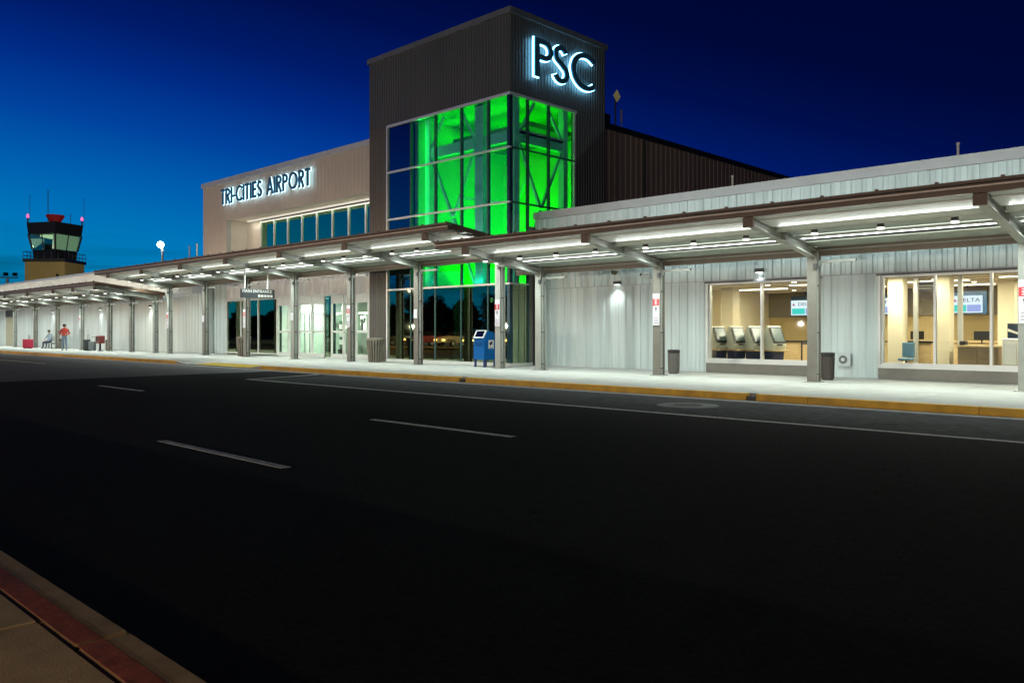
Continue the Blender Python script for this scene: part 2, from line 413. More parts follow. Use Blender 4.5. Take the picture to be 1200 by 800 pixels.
# ------------------------------------------------------------------ ticketing wing (right)
YW = 23.1
tw = thing('ticketing_wing', (-9, YW+8, .1), 'long low terminal wing in silver ribbed metal with lit ticket hall windows', 'building')
b = MB()
Y0, Y1 = YW, YW+.22
b.box(-21.1, -13.68, Y0, Y1, .1, 5.75); b.box(-13.68, -10.12, Y0, Y1, .1, .46); b.box(-13.68, -10.12, Y0, Y1, 2.98, 5.75)
b.box(-10.12, -8.38, Y0, Y1, .1, 5.75); b.box(-8.38, -1.7, Y0, Y1, .1, .46); b.box(-8.38, -1.7, Y0, Y1, 2.98, 5.75)
b.box(-1.7, 14, Y0, Y1, .1, 5.75)
b.build('wall', capm, tw)
MB().box(-21.05, 14, YW+.22, 44, 5.3, 5.5).build('roof', dcapm, tw)
MB().box(13.8, 14, YW+.22, 44, .1, 5.3).box(-21.0, 13.8, 43.8, 44, .1, 5.3).build('rear_wall', capm, tw)
rib_wall(tw, (-21.1, YW, 3.04), 'x', 35.1, 2.60, ribm, 1.17, .3, .034)
rib_wall(tw, (-21.1, YW, .17), 'x', 7.35, 2.84, ribm, .92, .3, .028)
rib_wall(tw, (-10.05, YW, .17), 'x', 1.6, 2.84, ribm, .8, .4, .016)
rib_wall(tw, (-1.6, YW, .17), 'x', 15.6, 2.84, ribm, 1.04, .3, .045)
MB().box(-21.15, 14.02, YW-.09, YW+.30, 5.66, 5.93).build('coping', capm, tw)
MB().box(-21.1, 14.0, YW-.055, YW-.003, 3.012, 3.04).build('joint_flashing', capm, tw)
MB().box(-21.1, -13.75, YW-.05, YW-.003, .15, .17).build('base_flashing', capm, tw)
MB().box(-10.05, -8.45, YW-.05, YW-.003, .15, .17).build('base_flashing', capm, tw)
for a, c in ((-13.68, -10.12), (-8.38, -1.7)):
    MB().box(a-.06, c+.06, YW-.075, YW+.1, .455, .55).build('window_sill', alu, tw)
    MB().box(a-.06, c+.06, YW-.06, YW-.003, .16, .452).build('base_panel', taupe, tw)
    MB().box(a-.10, c+.10, YW-.09, YW+.05, 2.955, 3.005).build('window_head', dcapm, tw)
    MB().box(a-.06, a, YW-.07, YW+.1, .55, 2.955).box(c, c+.06, YW-.07, YW+.1, .55, 2.955).build('window_jamb', alu, tw)
window_x(tw, [-13.66, -11.89, -10.15], .60, 2.90, YW+.06, g_hall, fw=.06)
window_x(tw, [-8.35, -7.03, -5.72, -4.42, -3.1, -1.75], .60, 2.90, YW+.06, g_hall, fw=.06)
# hall interior
MB().box(-18.0, 6, YW+.22, 34.4, .05, .16).build('hall_floor', intfloor, tw)
MB().box(-18.0, 6, YW+.24, 34.4, 3.10, 3.18).build('hall_ceiling', intceil, tw)
MB().box(-18.0, 6, 34.2, 34.4, .16, 2.05).build('back_wall', mat('olive yellow back wall', (.50, .39, .19), .8, 0, .05, 1), tw)
MB().box(-18.0, 6, 34.1, 34.4, 2.05, 3.10).build('wall_band', intg, tw)
MB().box(-18.2, -18.0, YW+.22, 34.4, .05, 3.18).box(6, 6.2, YW+.22, 34.4, .05, 3.18).build('end_wall', intw, tw)
MB().box(-18.0, -17.2, 30, 34.2, .16, 3.1).build('corner_wall', intw, tw)
for x, y, w in ((-16.0, 28.6, .5), (-9.05, 26.3, .44), (-7.75, 26.3, .44), (-7.0, 30.2, .46), (-13.5, 31.5, .4), (-2.5, 27, .5)):
    MB().box(x-w/2, x+w/2, y-w/2, y+w/2, .16, 3.10).build('hall_column', intw, tw, bevel=.01)
lensi = glow('warm ceiling tube', (1, .93, .72), 3.0)
for x, y in ((-15.5, 25.5), (-15.5, 30), (-12.2, 25.5), (-12.2, 28), (-12.2, 31), (-8.9, 25.5), (-8.9, 29), (-8.9, 32), (-5.6, 25.5), (-5.6, 28), (-5.6, 31), (-2.3, 25.5), (-2.3, 29), (1, 27)):
    f = MB().box(x-1.1, x+1.1, y-.1, y+.1, 3.06, 3.099).build('ceiling_tube', lensi, tw)
    light('AREA', 'tube_light', (x, y, 3.04), 115, (1, .90, .68), tw, shape='RECTANGLE', size=2.1, size_y=.15)
for x, y in ((-13.9, 27.5), (-13.1, 29.5), (-14.8, 31.5), (-8.5, 27.9), (-8.0, 30.3), (-7.5, 31.6), (-12.4, 26.4)):
    MB().lathe([(0.001, -.03), (.07, -.03), (.08, 0), (0.001, 0)], 12, (x, y, 3.098)).build('ceiling_downlight', glow('warm downlight', (1, .9, .65), 6), tw)
# sconce lights, cameras, hose box on the wall
def sconce(x, z, y, label, e=95):
    t = thing('wall_light', (x, y, z), label, 'wall light', 'downward wall lights under the canopy')
    MB().box(x-.13, x+.13, y-.16, y-.045, z, z+.12).build('housing', darkgrey, t, bevel=.01)
    MB().box(x-.10, x+.10, y-.14, y-.06, z-.012, z-.002).build('lens', lens_w, t)
    light('SPOT', 'wall_wash', (x, y-.2, z-.03), e, (.93, 1, .98), t, spot_size=R(120), spot_blend=.8, shadow_soft_size=.06, rot=(R(-12), 0, 0))
sconce(-17.2, 3.06, YW, 'small downlight on the silver ribbed wall below the two security cameras')
sconce(-11.9, 3.22, YW, 'small dark downlight above the left ticket hall window')
sc1 = thing('security_camera', (-17.15, YW-.05, 3.48), 'white dome security camera on a bracket high on the ribbed wall', 'security camera')
MB().box(-17.22, -17.08, YW-.14, YW-.05, 3.5, 3.64).box(-17.19, -17.11, YW-.32, YW-.13, 3.56, 3.6).build('bracket', white, sc1, bevel=.01)
MB().lathe([(0.001, -.13), (.07, -.11), (.11, -.05), (.12, 0), (.12, .05), (0.001, .07)], 16, (-17.15, YW-.33, 3.50)).build('dome', mat('smoked dome', (.1, .09, .05), .1), sc1, smooth=True)
MB().lathe([(0.001, 0), (.135, 0), (.135, .07), (0.001, .09)], 16, (-17.15, YW-.33, 3.52)).build('hood', white, sc1)
sc2 = thing('security_camera', (-15.95, YW-.05, 3.3), 'bullet security camera with a black lens, right of the dome camera', 'security camera')
MB().box(-16.0, -15.86, YW-.12, YW-.05, 3.3, 3.42).tube((-15.93, YW-.1, 3.36), (-15.95, YW-.25, 3.33), .025).build('bracket', white, sc2)
MB().tube((-15.98, YW-.40, 3.33), (-15.8, YW-.16, 3.25), .055, 12).build('camera_body', white, sc2)
MB().tube((-16.0, YW-.43, 3.335), (-15.975, YW-.395, 3.325), .05, 12).build('camera_lens', black, sc2)
hb = thing('hose_box', (-9.33, YW-.04, .5), 'pale square wall box with a round dark port beside the black bin', 'hose box')
MB().box(-9.53, -9.17, YW-.14, YW-.045, .47, .83).build('box_shell', mat('pale box', (.5, .55, .56), .4), hb, bevel=.012)
MB().tube((-9.36, YW-.15, .66), (-9.36, YW-.14, .66), .12, 18).build('port', mat('port ring', (.12, .14, .14), .4), hb)
MB().tube((-9.36, YW-.17, .66), (-9.36, YW-.15, .66), .05, 12).build('port_cap', alu, hb)
for i, (x, y) in enumerate(((-12.6, 27.4), (-11.6, 27.4), (-9.7, 28.6), (-6.2, 28.6), (-5.2, 28.6))):
    t = thing('queue_post', (x, y, .16), ('black queue post nearest the left window mullion', 'black queue post just behind the canopy column', 'black queue post left of the cream columns', 'black queue post right of the blue poster', 'black queue post at the right edge of the window')[i], 'queue post', 'queue posts in the ticket hall')
    MB().lathe([(0.001, 0), (.17, 0), (.16, .03), (0.001, .03)], 16, (x, y, .16)).build('foot', black, t); MB().tube((x, y, .19), (x, y, 1.1), .03, 10).build('pole', black, t)
    MB().box(x+.04, x+.96, y-.01, y+.01, 1.0, 1.05).build('belt', mat('navy belt', (.02, .03, .1), .7), t)
for i, (x, y, z, w, h, m_, lab) in enumerate(((-12.9, 29.6, 1.1, .3, .26, white, 'white printer on the black topped counter'), (-11.6, 29.6, 1.1, .22, .34, white, 'white lamp box at the right end of the black topped counter'),
        (-7.15, 26.05, 1.05, .16, .12, black, 'small black phone on the brown slatted counter'), (-9.15, 27.0, 1.15, .2, .16, black, 'black phone on the short wood counter'), (-4.9, 25.4, .8, .36, .3, white, 'white parcel on the low pale counter'))):
    tag(MB().box(x-w/2, x+w/2, y-.14, y+.14, z, z+h).build('desk_item', m_, None, bevel=.02), lab, 'desk item')
for i, (x, y, lab) in enumerate(((-8.62, 26.6, 'tall steel pole post between the two cream columns'), (-7.36, 26.5, 'pale steel pole just right of the second cream column'))):
    tag(MB().box(x-.06, x+.06, y-.06, y+.06, .16, 3.098).build('steel_post', alu, None), lab, 'post')
for k in range(9):
    MB().box(-17.9, 5.9, 24.2+k*1.2, 24.22+k*1.2, 3.085, 3.0985).build('ceiling_rail', intg, tw)
# roof pipes
for x, y, lab in ((-13.9, 25, 'thin white vent pipe above the coping near the dark building'), (-7.0, 25, 'thin white vent pipe on the roof at the far right')):
    t = thing('vent_pipe', (x, y, 5.5), lab, 'vent pipe')
    MB().tube((x, y, 5.5), (x, y, 6.6), .035, 8).build('pipe', white, t); MB().tube((x, y, 6.6), (x, y, 6.66), .05, 8).build('pipe_cap', white, t)

# ------------------------------------------------------------------ ticket hall furniture
kb = mat('kiosk shell', (.62, .64, .56), .4, 0, .04, 3); kblue = mat('kiosk dark blue base', (.02, .035, .09), .4)
kio = thing('check_in_kiosk', (-14.45, 25.2, .16), 'leftmost slanted self check in kiosk behind the left window', 'kiosk', 'self check in kiosks')
X, Y = -14.45, 25.2
MB().exty([(X-.30, .85), (X+.30, .85), (X+.36, 1.0), (X+.02, 1.62), (X-.08, 1.62), (X-.30, 1.25)], Y-.24, Y+.24).build('kiosk_body', kb, kio, bevel=.012)
MB().exty([(X-.22, .16), (X+.20, .16), (X+.30, .80), (X-.24, .80)], Y-.20, Y+.20).build('kiosk_base', kblue, kio, bevel=.01)
MB().box(X-.10, X+.52, Y-.25, Y+.25, .80, .85).build('kiosk_shelf', wood, kio, bevel=.006)
MB().exty([(X+.345, 1.06), (X+.37, 1.075), (X+.09, 1.585), (X+.065, 1.57)], Y-.21, Y+.21).build('screen_frame', black, kio)
MB().exty([(X+.355, 1.12), (X+.366, 1.126), (X+.112, 1.545), (X+.10, 1.54)], Y-.17, Y+.17).build('screen', mat('grey screen', (.10, .15, .16), .3), kio)
MB().box(X+.30, X+.42, Y-.10, Y+.06, .99, 1.03).build('card_reader', black, kio)
kio.location.x = -14.57; kio.rotation_euler.z = R(-32)
for i, lab in ((1, 'second slanted self check in kiosk from the left behind the left window'), (2, 'third self check in kiosk, half hidden by the left window mullion'), (3, 'rightmost self check in kiosk just right of the mullion')):
    copy_tree(kio, (-14.57+.66*i, 25.2+.04*i, .16), lab)
def counter(x, y, w, m, label, h=1.05, top=wood, d=.7):
    t = thing('service_counter', (x, y, .16), label, 'counter', 'counters in the ticket hall')
    MB().box(x-w/2, x+w/2, y-d/2, y+d/2, .16, h).build('counter_body', m, t, bevel=.01)
    MB().box(x-w/2-.05, x+w/2+.05, y-d/2-.08, y+d/2, h, h+.05).build('counter_top', top, t, bevel=.005)
    n = max(2, int(w/.6))
    for i in range(n): MB().box(x-w/2+i*w/n+.02, x-w/2+(i+1)*w/n-.02, y-d/2-.02, y-d/2-.001, .22, h-.05).build('front_panel', m, t)
    return t
counter(-13.3, 29.8, 3.4, wood, 'long pale wood counter with a dark top behind the left window', 1.05, black)
counter(-8.9, 27.2, 1.3, wood, 'short pale wood counter between the two cream columns', 1.1, black)
counter(-6.75, 26.2, 1.0, dwood, 'brown slatted counter right of the second cream column', 1.0, wood)
counter(-8.0, 32.2, 5.5, wood, 'long wood counter along the back wall under the screens', 1.05)
counter(-4.6, 25.6, 1.8, wood, 'low pale counter at the right edge of the right window', .75)
def monitor(x, y, z, w, label, h=.62):
    t = thing('wall_screen', (x, y, z), label, 'screen', 'airline screens over the counters')
    navy = mat('navy screen surround', (.02, .07, .16), .3)
    MB().box(x-w/2-.02, x+w/2+.14, y, y+.09, z-.04, z+h+.16).build('surround', navy, t, bevel=.006)
    MB().box(x-w/2, x+w/2, y-.012, y-.002, z, z+h).build('panel', glow('screen white', (.82, .92, 1), 1.15), t)
    MB().box(x-w/2+.05, x-.02, y-.02, y-.014, z+.04, z+h*.46).build('teal_band', glow('screen teal', (.08, .75, .68), 1), t)
    MB().box(x+.01, x+w/2-.05, y-.02, y-.014, z+.04, z+h*.46).build('violet_band', glow('screen violet', (.42, .5, .95), 1), t)
    for i, (dx, txt) in enumerate(((0, 'DELTA'),)):
        me = text_mesh(txt, h*.3, .003, glow('screen lettering', (.12, .14, .26), .8))
        o = place('lettering', me, t, (x+.06, y-.024, z+h*.73), 0); o.rotation_euler = (R(90), 0, 0); o.scale = (1.35, 1, 1)
    MB().exty([(x-w/2+.06, z+h*.65), (x-w/2+.18, z+h*.65), (x-w/2+.12, z+h*.82)], y-.026, y-.016).build('logo', glow('screen red', (.45, .08, .25), 1), t)
    MB().box(x-.03, x+.03, y+.02, y+.06, z+h+.12, 3.1).build('hanger', black, t)
monitor(-15.15, 33.3, 2.12, 1.25, 'leftmost airline screen, hung behind the left window beside the steel column')
monitor(-12.1, 33.3, 2.12, 1.2, 'middle airline screen, cut by the left edge of the right window')
monitor(-8.95, 33.0, 2.12, 1.02, 'rightmost airline screen, right of the second cream column')
t = thing('poster_stand', (-6.2, 27.8, .16), 'dark blue poster with a white slash on a stand in the ticket hall', 'poster')
MB().box(-6.45, -6.02, 27.8, 27.84, 1.15, 1.68).build('poster', mat('navy poster', (.01, .03, .07), .4), t)
MB().exty([(-6.44, 1.45), (-6.03, 1.30), (-6.03, 1.36), (-6.44, 1.53)], 27.79, 27.798).build('poster_stripe', white, t)
MB().box(-6.26, -6.2, 27.8, 27.84, .16, 1.15).box(-6.4, -6.06, 27.7, 27.95, .16, .19).build('post', alu, t)
t = thing('round_sign', (-5.5, 27.0, .16), 'round orange disc sign on a thin post behind the right window', 'sign')
MB().tube((-5.62, 27.0, 1.2), (-5.62, 27.05, 1.2), .17, 24).build('disc', mat('orange disc', (.9, .42, .02), .5, emit=(.9, .4, .02), estr=.25), t)
MB().tube((-5.62, 27.03, .16), (-5.62, 27.03, 1.05), .02).build('post', alu, t)
t = thing('office_chair', (-8.55, 25.6, .16), 'light blue swivel chair behind the right window between the columns', 'chair')
cb = mat('blue upholstery', (.10, .22, .32), .8)
MB().box(-8.75, -8.4, 25.4, 25.8, .58, .66).build('seat', cb, t, bevel=.03); MB().box(-8.75, -8.4, 25.78, 25.84, .68, 1.12).build('backrest', cb, t, bevel=.02)
MB().tube((-8.57, 25.6, .2), (-8.57, 25.6, .58), .03).build('stem', black, t)
b = MB()
for a in range(5): b.bar((-8.57, 25.6, .22), (-8.57+.28*math.cos(a*1.257), 25.6+.28*math.sin(a*1.257), .19), .04, .04)
b.build('foot', black, t)
for i, (x, y, lab) in enumerate(((-13.2, 29.7, 'desk monitor in the middle of the black topped counter'), (-12.2, 29.7, 'desk monitor at the right end of the black topped counter'), (-8.75, 27.1, 'desk monitor on the short wood counter between columns'), (-6.7, 26.1, 'small desk monitor on the brown slatted counter'))):
    t = thing('desk_monitor', (x, y, 1.1), lab, 'monitor', 'desk monitors in the ticket hall')
    MB().box(x-.2, x+.2, y, y+.03, 1.2, 1.45).build('monitor_shell', black, t, bevel=.005); MB().box(x-.02, x+.02, y+.01, y+.04, 1.12, 1.2).box(x-.1, x+.1, y-.05, y+.1, 1.1, 1.12).build('monitor_foot', black, t)
for i, (x, lab) in enumerate(((-9.75, 'leftmost pale cabinet at the left edge of the right window'), (-5.9, 'white pedestal cabinet beside the blue poster'))):
    t = thing('cabinet', (x, 25.9, .16), lab, 'cabinet')
    MB().box(x-.2, x+.2, 25.7, 26.1, .16, 1.25).build('cabinet_body', white, t, bevel=.02); MB().box(x-.16, x+.16, 25.68, 25.698, .3, 1.1).build('cabinet_door', alu, t)
b = thing('hanging_notice', (-9.2, 26.9, 2.5), 'grey notice board hanging from the ceiling behind the right window', 'sign')
MB().box(-9.0+.1, -8.0, 27.3, 27.34, 2.68, 2.98).build('board', mat('grey notice', (.16, .18, .2), .5), b)
MB().box(-8.8, -8.2, 27.29, 27.298, 2.84, 2.87).box(-8.8, -8.4, 27.29, 27.298, 2.76, 2.79).build('print_lines', white, b)
MB().tube((-8.75, 27.32, 2.98), (-8.75, 27.32, 3.1), .01).tube((-8.15, 27.32, 2.98), (-8.15, 27.32, 3.1), .01).build('wire', black, b)

# ------------------------------------------------------------------ sign tower
YT = 21.8; XT = -21.17
tt = thing('sign_tower', (-25.5, 24.7, .1), 'dark ribbed metal tower with green lit corner glazing and airport code letters', 'building')
XL = -29.9; YB = 27.55; ZT = 13.35
# wall core (inside faces of cladding)
b = MB()
b.box(XL, XT-.06, YT+.06, YT+.28, 10.25, ZT)             # front upper
b.box(XL, -28.56, YT+.06, YT+.28, .1, 10.25)             # front left strip
b.box(XT-.28, XT-.06, YT+.285, YB, 10.25, ZT)            # right upper
b.box(XT-.28, XT-.06, 25.62, YB, .1, 10.25)              # right rear strip
b.box(XT-.28, XT-.06, 22.95, 25.62, .1, 5.4)
b.box(XL, XL+.2, YT+.285, YB, .1, ZT)
b.box(XL+.2, XT-.285, YB-.2, YB-.002, .1, ZT)
b.build('wall', dcapm, tt)
MB().box(XL+.21, XT-.29, YT+.3, YB-.21, 12.8, 13.0).build('roof', dcapm, tt)
rib_wall(tt, (XL, YT+.06, 10.30), 'x', XT-XL, ZT-.16-10.30, darkm, .97, .16, .022)
rib_wall(tt, (XL, YT+.06, .2), 'x', 1.36, 10.09, mat('charcoal cladding in warm glow', (.085, .075, .066), .5, .1, .08, .7), .68, .16, .022)  # warm lamp glow on this left strip is put into its colour
rib_wall(tt, (XT-.06, YT, 10.30), 'y', YB-YT, ZT-.16-10.30, darkm, .96, .16, .022)
rib_wall(tt, (XT-.06, 25.60, .2), 'y', YB-25.60, 10.09, darkm, .96, .16, .022)
MB().box(XL-.04, XT+.06, YT-.06, YT+.34, ZT-.16, ZT+.06).box(XT-.34, XT+.06, YT+.345, YB+.05, ZT-.16, ZT+.06).box(XL-.04, XL+.3, YT+.345, YB+.05, ZT-.16, ZT+.06).box(XL+.305, XT-.345, YB-.25, YB+.05, ZT-.16, ZT+.06).build('coping', dcapm, tt)
# curtain wall front
zsp = [.27, 3.21, 6.22, 8.24, 10.17]
xm = [-28.48, -26.95, -25.40, -23.85, -22.35, XT-.04]
fr = MB().box(-28.56, XT+.03, YT-.05, YT+.06, 10.17, 10.27).build('curtain_wall', alu, tt)
for z in zsp[1:4]: MB().box(-28.50, XT+.02, YT-.06, YT+.05, z-.035, z+.035).build('transom', alu, fr)
MB().box(-28.56, XT+.02, YT-.05, YT+.06, .12, .27).build('sill', whitef, fr)
MB().box(-28.56, -28.48, YT-.055, YT+.055, .27, 10.17).build('jamb', alu, fr)
for x in xm[1:5]:
    MB().box(x-.04, x+.04, YT-.02, YT+.10, 3.25, 10.165).build('mullion', dalu, fr)
    MB().box(x-.03, x+.03, YT-.01, YT+.08, .27, 3.17).build('mullion', dalu, fr)
MB().box(XT-.14, XT, YT-.03, YT+.13, .27, 10.165).build('corner_post', mat('corner post steel', (.015, .05, .07), .3, .5), fr)
for a, c in zip(xm[:-1], xm[1:]):
    for i, (p, q) in enumerate(zip(zsp[:-1], zsp[1:])):
        gm = g_mirror if i == 0 else (glass('spandrel glass', (.2, .3, .32), .24, (.4, .8, .8)) if a < -28 else g_green)
        MB().box(a+.04, c-.04-(.06 if c > -22 else 0), YT+.012, YT+.022, p+(.035 if i else 0), q-.035).build('pane', gm, fr)
# curtain wall side
ym = [YT+.09, 22.77, 23.95, 25.50]
fs = MB().box(XT-.06, XT+.04, YT+.06, 25.6, 10.17, 10.27).build('side_curtain_wall', alu, tt)
for z in zsp[1:4]:
    MB().box(XT-.05, XT+.03, YT+.07, 22.8 if z < 5.6 else 25.52, z-.03, z+.03).build('transom', dalu if z > 3.5 else alu, fs)
MB().box(XT-.05, XT+.03, YT+.07, 23.0, .12, .27).build('sill', whitef, fs)
for y in ym[1:]:
    z0 = .27 if y < 22.8 else 5.42
    MB().box(XT-.09, XT+.02, y-.035, y+.035, z0, 10.165).build('mullion', alu if y > 25 else dalu, fs)
MB().box(XT-.06, XT+.02, 22.81, 23.02, .27, 5.4).build('trim', taupe, fs)
for j, (a, c) in enumerate(zip(ym[:-1], ym[1:])):
    for i, (p, q) in enumerate(zip(zsp[:-1], zsp[1:])):
        if j > 0 and i < 2: continue
        MB().box(XT-.03, XT-.02, a+.04, c-.035, p+(.03 if i else 0), q-.03).build('pane', g_mirror if i == 0 else g_green, fs)
    if j > 0: MB().box(XT-.03, XT-.02, a+.04, c-.035, 5.42, 6.19).build('pane', g_green, fs)
# atrium interior
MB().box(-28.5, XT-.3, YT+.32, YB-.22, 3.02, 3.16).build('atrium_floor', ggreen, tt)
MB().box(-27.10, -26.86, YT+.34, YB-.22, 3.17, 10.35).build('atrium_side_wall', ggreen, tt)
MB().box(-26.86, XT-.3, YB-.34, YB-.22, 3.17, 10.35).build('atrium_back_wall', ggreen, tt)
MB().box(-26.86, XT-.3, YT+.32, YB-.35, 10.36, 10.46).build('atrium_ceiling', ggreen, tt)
MB().box(-28.5, -27.12, YT+.4, YT+.5, 3.17, 10.2).build('spandrel_backing', mat('dark spandrel', (.01, .03, .05), .5), tt)
st_ = thing('tower_frame_steel', (-24, 23, 3.17), 'blue grey steel columns, beams and cross braces inside the green atrium', 'steel frame')
yb_ = YT+.62
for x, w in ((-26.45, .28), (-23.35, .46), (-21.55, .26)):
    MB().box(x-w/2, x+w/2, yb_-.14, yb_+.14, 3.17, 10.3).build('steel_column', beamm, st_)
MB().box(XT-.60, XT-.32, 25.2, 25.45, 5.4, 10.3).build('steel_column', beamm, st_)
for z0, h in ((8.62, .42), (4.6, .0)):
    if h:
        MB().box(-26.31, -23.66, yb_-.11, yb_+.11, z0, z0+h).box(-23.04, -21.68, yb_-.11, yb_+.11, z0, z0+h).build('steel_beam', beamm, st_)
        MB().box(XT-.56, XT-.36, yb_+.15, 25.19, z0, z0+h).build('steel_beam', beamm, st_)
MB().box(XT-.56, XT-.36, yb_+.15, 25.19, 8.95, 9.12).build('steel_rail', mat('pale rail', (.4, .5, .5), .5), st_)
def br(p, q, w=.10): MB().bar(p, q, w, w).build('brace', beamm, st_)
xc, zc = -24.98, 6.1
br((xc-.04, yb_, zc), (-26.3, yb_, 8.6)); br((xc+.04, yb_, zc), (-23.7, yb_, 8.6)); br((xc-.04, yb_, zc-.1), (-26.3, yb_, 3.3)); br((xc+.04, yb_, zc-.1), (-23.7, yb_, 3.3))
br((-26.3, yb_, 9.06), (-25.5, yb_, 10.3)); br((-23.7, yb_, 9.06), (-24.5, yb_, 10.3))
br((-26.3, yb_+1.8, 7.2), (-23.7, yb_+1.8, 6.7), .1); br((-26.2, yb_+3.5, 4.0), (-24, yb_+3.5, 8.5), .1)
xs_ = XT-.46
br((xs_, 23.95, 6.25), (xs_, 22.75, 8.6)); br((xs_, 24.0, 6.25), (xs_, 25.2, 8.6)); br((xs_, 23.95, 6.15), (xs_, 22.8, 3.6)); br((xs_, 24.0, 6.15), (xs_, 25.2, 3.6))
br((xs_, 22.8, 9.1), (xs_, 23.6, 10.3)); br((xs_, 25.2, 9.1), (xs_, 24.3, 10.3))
gl = (0.0, 1.0, 0.0)
gfix = glow('green flood lens', (0, 1, .05), 3)
for x, y in ((-25.7, 25.6), (-22.9, 25.6)):
    t = MB().box(x-.5, x+.5, y-.12, y+.12, 3.17, 3.27).build('floor_flood', gfix, tt)
    light('AREA', 'green_up', (x, y, 3.30), 230, gl, tt, shape='RECTANGLE', size=1.0, size_y=.25, rot=(R(180), 0, 0))
light('AREA', 'green_down', (-24.1, 25.3, 10.3), 330, gl, tt, shape='RECTANGLE', size=3.5, size_y=1.5)
light('AREA', 'green_wash', (-24.1, 24.0, 3.4), 230, gl, tt, shape='RECTANGLE', size=4, size_y=.3, rot=(R(135), 0, 0))
light('AREA', 'green_side', (-26.78, 22.1, 6.8), 45, (.0, 1, .12), tt, shape='RECTANGLE', size=6.5, size_y=.22, rot=(0, R(-90), R(12)))
light('AREA', 'cyan_front', (-23.9, 22.15, 3.3), 30, (.0, .8, .5), tt, shape='RECTANGLE', size=4.5, size_y=.15, rot=(R(180), 0, 0))
# lobby under the atrium
MB().box(-28.5, XT-.3, YT+.12, YB-.22, .08, .14).build('lobby_floor', intfloor, tt)
MB().box(-28.5, XT-.3, 25.4, 25.5, .14, 3.0).build('lobby_partition', mat('dim lobby wall', (.06, .05, .04), .8), tt)
for x, y in ((-24.9, 22.6), (-21.75, 22.5)):
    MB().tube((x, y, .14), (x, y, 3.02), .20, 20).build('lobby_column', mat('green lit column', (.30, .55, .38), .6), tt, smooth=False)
light('POINT', 'lobby_lamp', (-23.6, 23.2, 2.7), 5, (.55, 1, .6), tt, shadow_soft_size=.1)
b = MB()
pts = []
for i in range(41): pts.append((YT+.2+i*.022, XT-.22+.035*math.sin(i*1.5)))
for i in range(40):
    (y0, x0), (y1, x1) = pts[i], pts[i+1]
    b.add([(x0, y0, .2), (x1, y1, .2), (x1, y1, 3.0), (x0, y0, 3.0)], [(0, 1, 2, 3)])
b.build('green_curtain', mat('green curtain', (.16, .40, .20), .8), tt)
light('SPOT', 'curtain_lamp', (XT-.9, 22.3, 2.9), 0, (.8, 1, .7), tt) if False else None

# ------------------------------------------------------------------ letters (stroke built)
def arc(cx, cy, rx, ry, a0, a1, n=14):
    return [(cx+rx*math.cos(R(a0+(a1-a0)*i/n)), cy+ry*math.sin(R(a0+(a1-a0)*i/n))) for i in range(n+1)]
def strokes(ch, t):
    h = t/2
    D = {
     'P': (.56, [[(h, 0), (h, 1)], [(h, 1-h), (.30, 1-h)]+arc(.30, .73, .26-h, .27-h, 90, -90)+[(h, .46+h)]]),
     'R': (.58, [[(h, 0), (h, 1)], [(h, 1-h), (.30, 1-h)]+arc(.30, .74, .26-h, .26-h, 90, -90)+[(h, .48+h)], [(.26, .5), (.56-h*.4, 0)]]),
     'S': (.56, [arc(.28, .74, .25-h, .26-h, 25, 225, 16)+[(.28, .52)]+arc(.28, .27, .27-h, .27-h, 45, -160, 16)]),
     'C': (.80, [arc(.50, .50, .50-h, .50-h, 48, 312, 30)]),
     'T': (.52, [[(.26, 0), (.26, 1-t-.002)], [(0, 1-h), (.52, 1-h)]]),
     'I': (t, [[(h, 0), (h, 1)]]),
     '-': (.26, [[(0, .42), (.26, .42)]]),
     'E': (.46, [[(h, 0), (h, 1)], [(h, 1-h), (.46, 1-h)], [(h, .52), (.42, .52)], [(h, h), (.46, h)]]),
     'A': (.72, [[(h*.6, 0), (.36, 1)], [(.72-h*.6, 0), (.36, 1)], [(.16, .3), (.56, .3)]]),
     'O': (.96, [arc(.48, .50, .48-h, .50-h, 90, 450, 36)]),
    }
    return D[ch]
def ribbon(pl, t):
    n = len(pl); Lp = []; Rp = []
    closed = (abs(pl[0][0]-pl[-1][0])+abs(pl[0][1]-pl[-1][1])) < 1e-6
    for i in range(n):
        a = pl[i-1] if i else (pl[-2] if closed else pl[0]); c = pl[i+1] if i < n-1 else (pl[1] if closed else pl[-1])
        dx, dy = c[0]-a[0], c[1]-a[1]; l = math.hypot(dx, dy) or 1; nx, ny = -dy/l, dx/l
        Lp.append((pl[i][0]+nx*t/2, pl[i][1]+ny*t/2)); Rp.append((pl[i][0]-nx*t/2, pl[i][1]-ny*t/2))
    return Lp, Rp
def letter_mesh(ch, H, t, off, d0, d1, m, name):
    """ribbon letter in local x (along) / z (up), extruded along -y from d0 to d1; off widens the stroke"""
    w, ss = strokes(ch, t); b = MB()
    for k, pl in enumerate(ss):
        pl = [(p[0]*H, p[1]*H) for p in pl]
        if off:                                  # lengthen open ends too
            a, c = Vector(pl[0]), Vector(pl[1]); a = a-(c-a).normalized()*off; e, g = Vector(pl[-1]), Vector(pl[-2]); e = e+(e-g).normalized()*off
            if (Vector(pl[0])-Vector(pl[-1])).length > 1e-6: pl = [tuple(a)]+pl[1:-1]+[tuple(e)]
        Lp, Rp = ribbon(pl, t*H+2*off); e = k*.0015
        for i in range(len(pl)-1):
            q = [Rp[i], Rp[i+1], Lp[i+1], Lp[i]]
            v = [(p[0], -d0-e, p[1]) for p in q]+[(p[0], -d1-e, p[1]) for p in q]
            fs = [(0, 1, 2, 3), (7, 6, 5, 4), (0, 4, 5, 1), (2, 6, 7, 3)]
            if i == 0: fs.append((3, 7, 4, 0))
            if i == len(pl)-2: fs.append((1, 5, 6, 2))
            b.add(v, fs)
    return b.mesh(name, m)
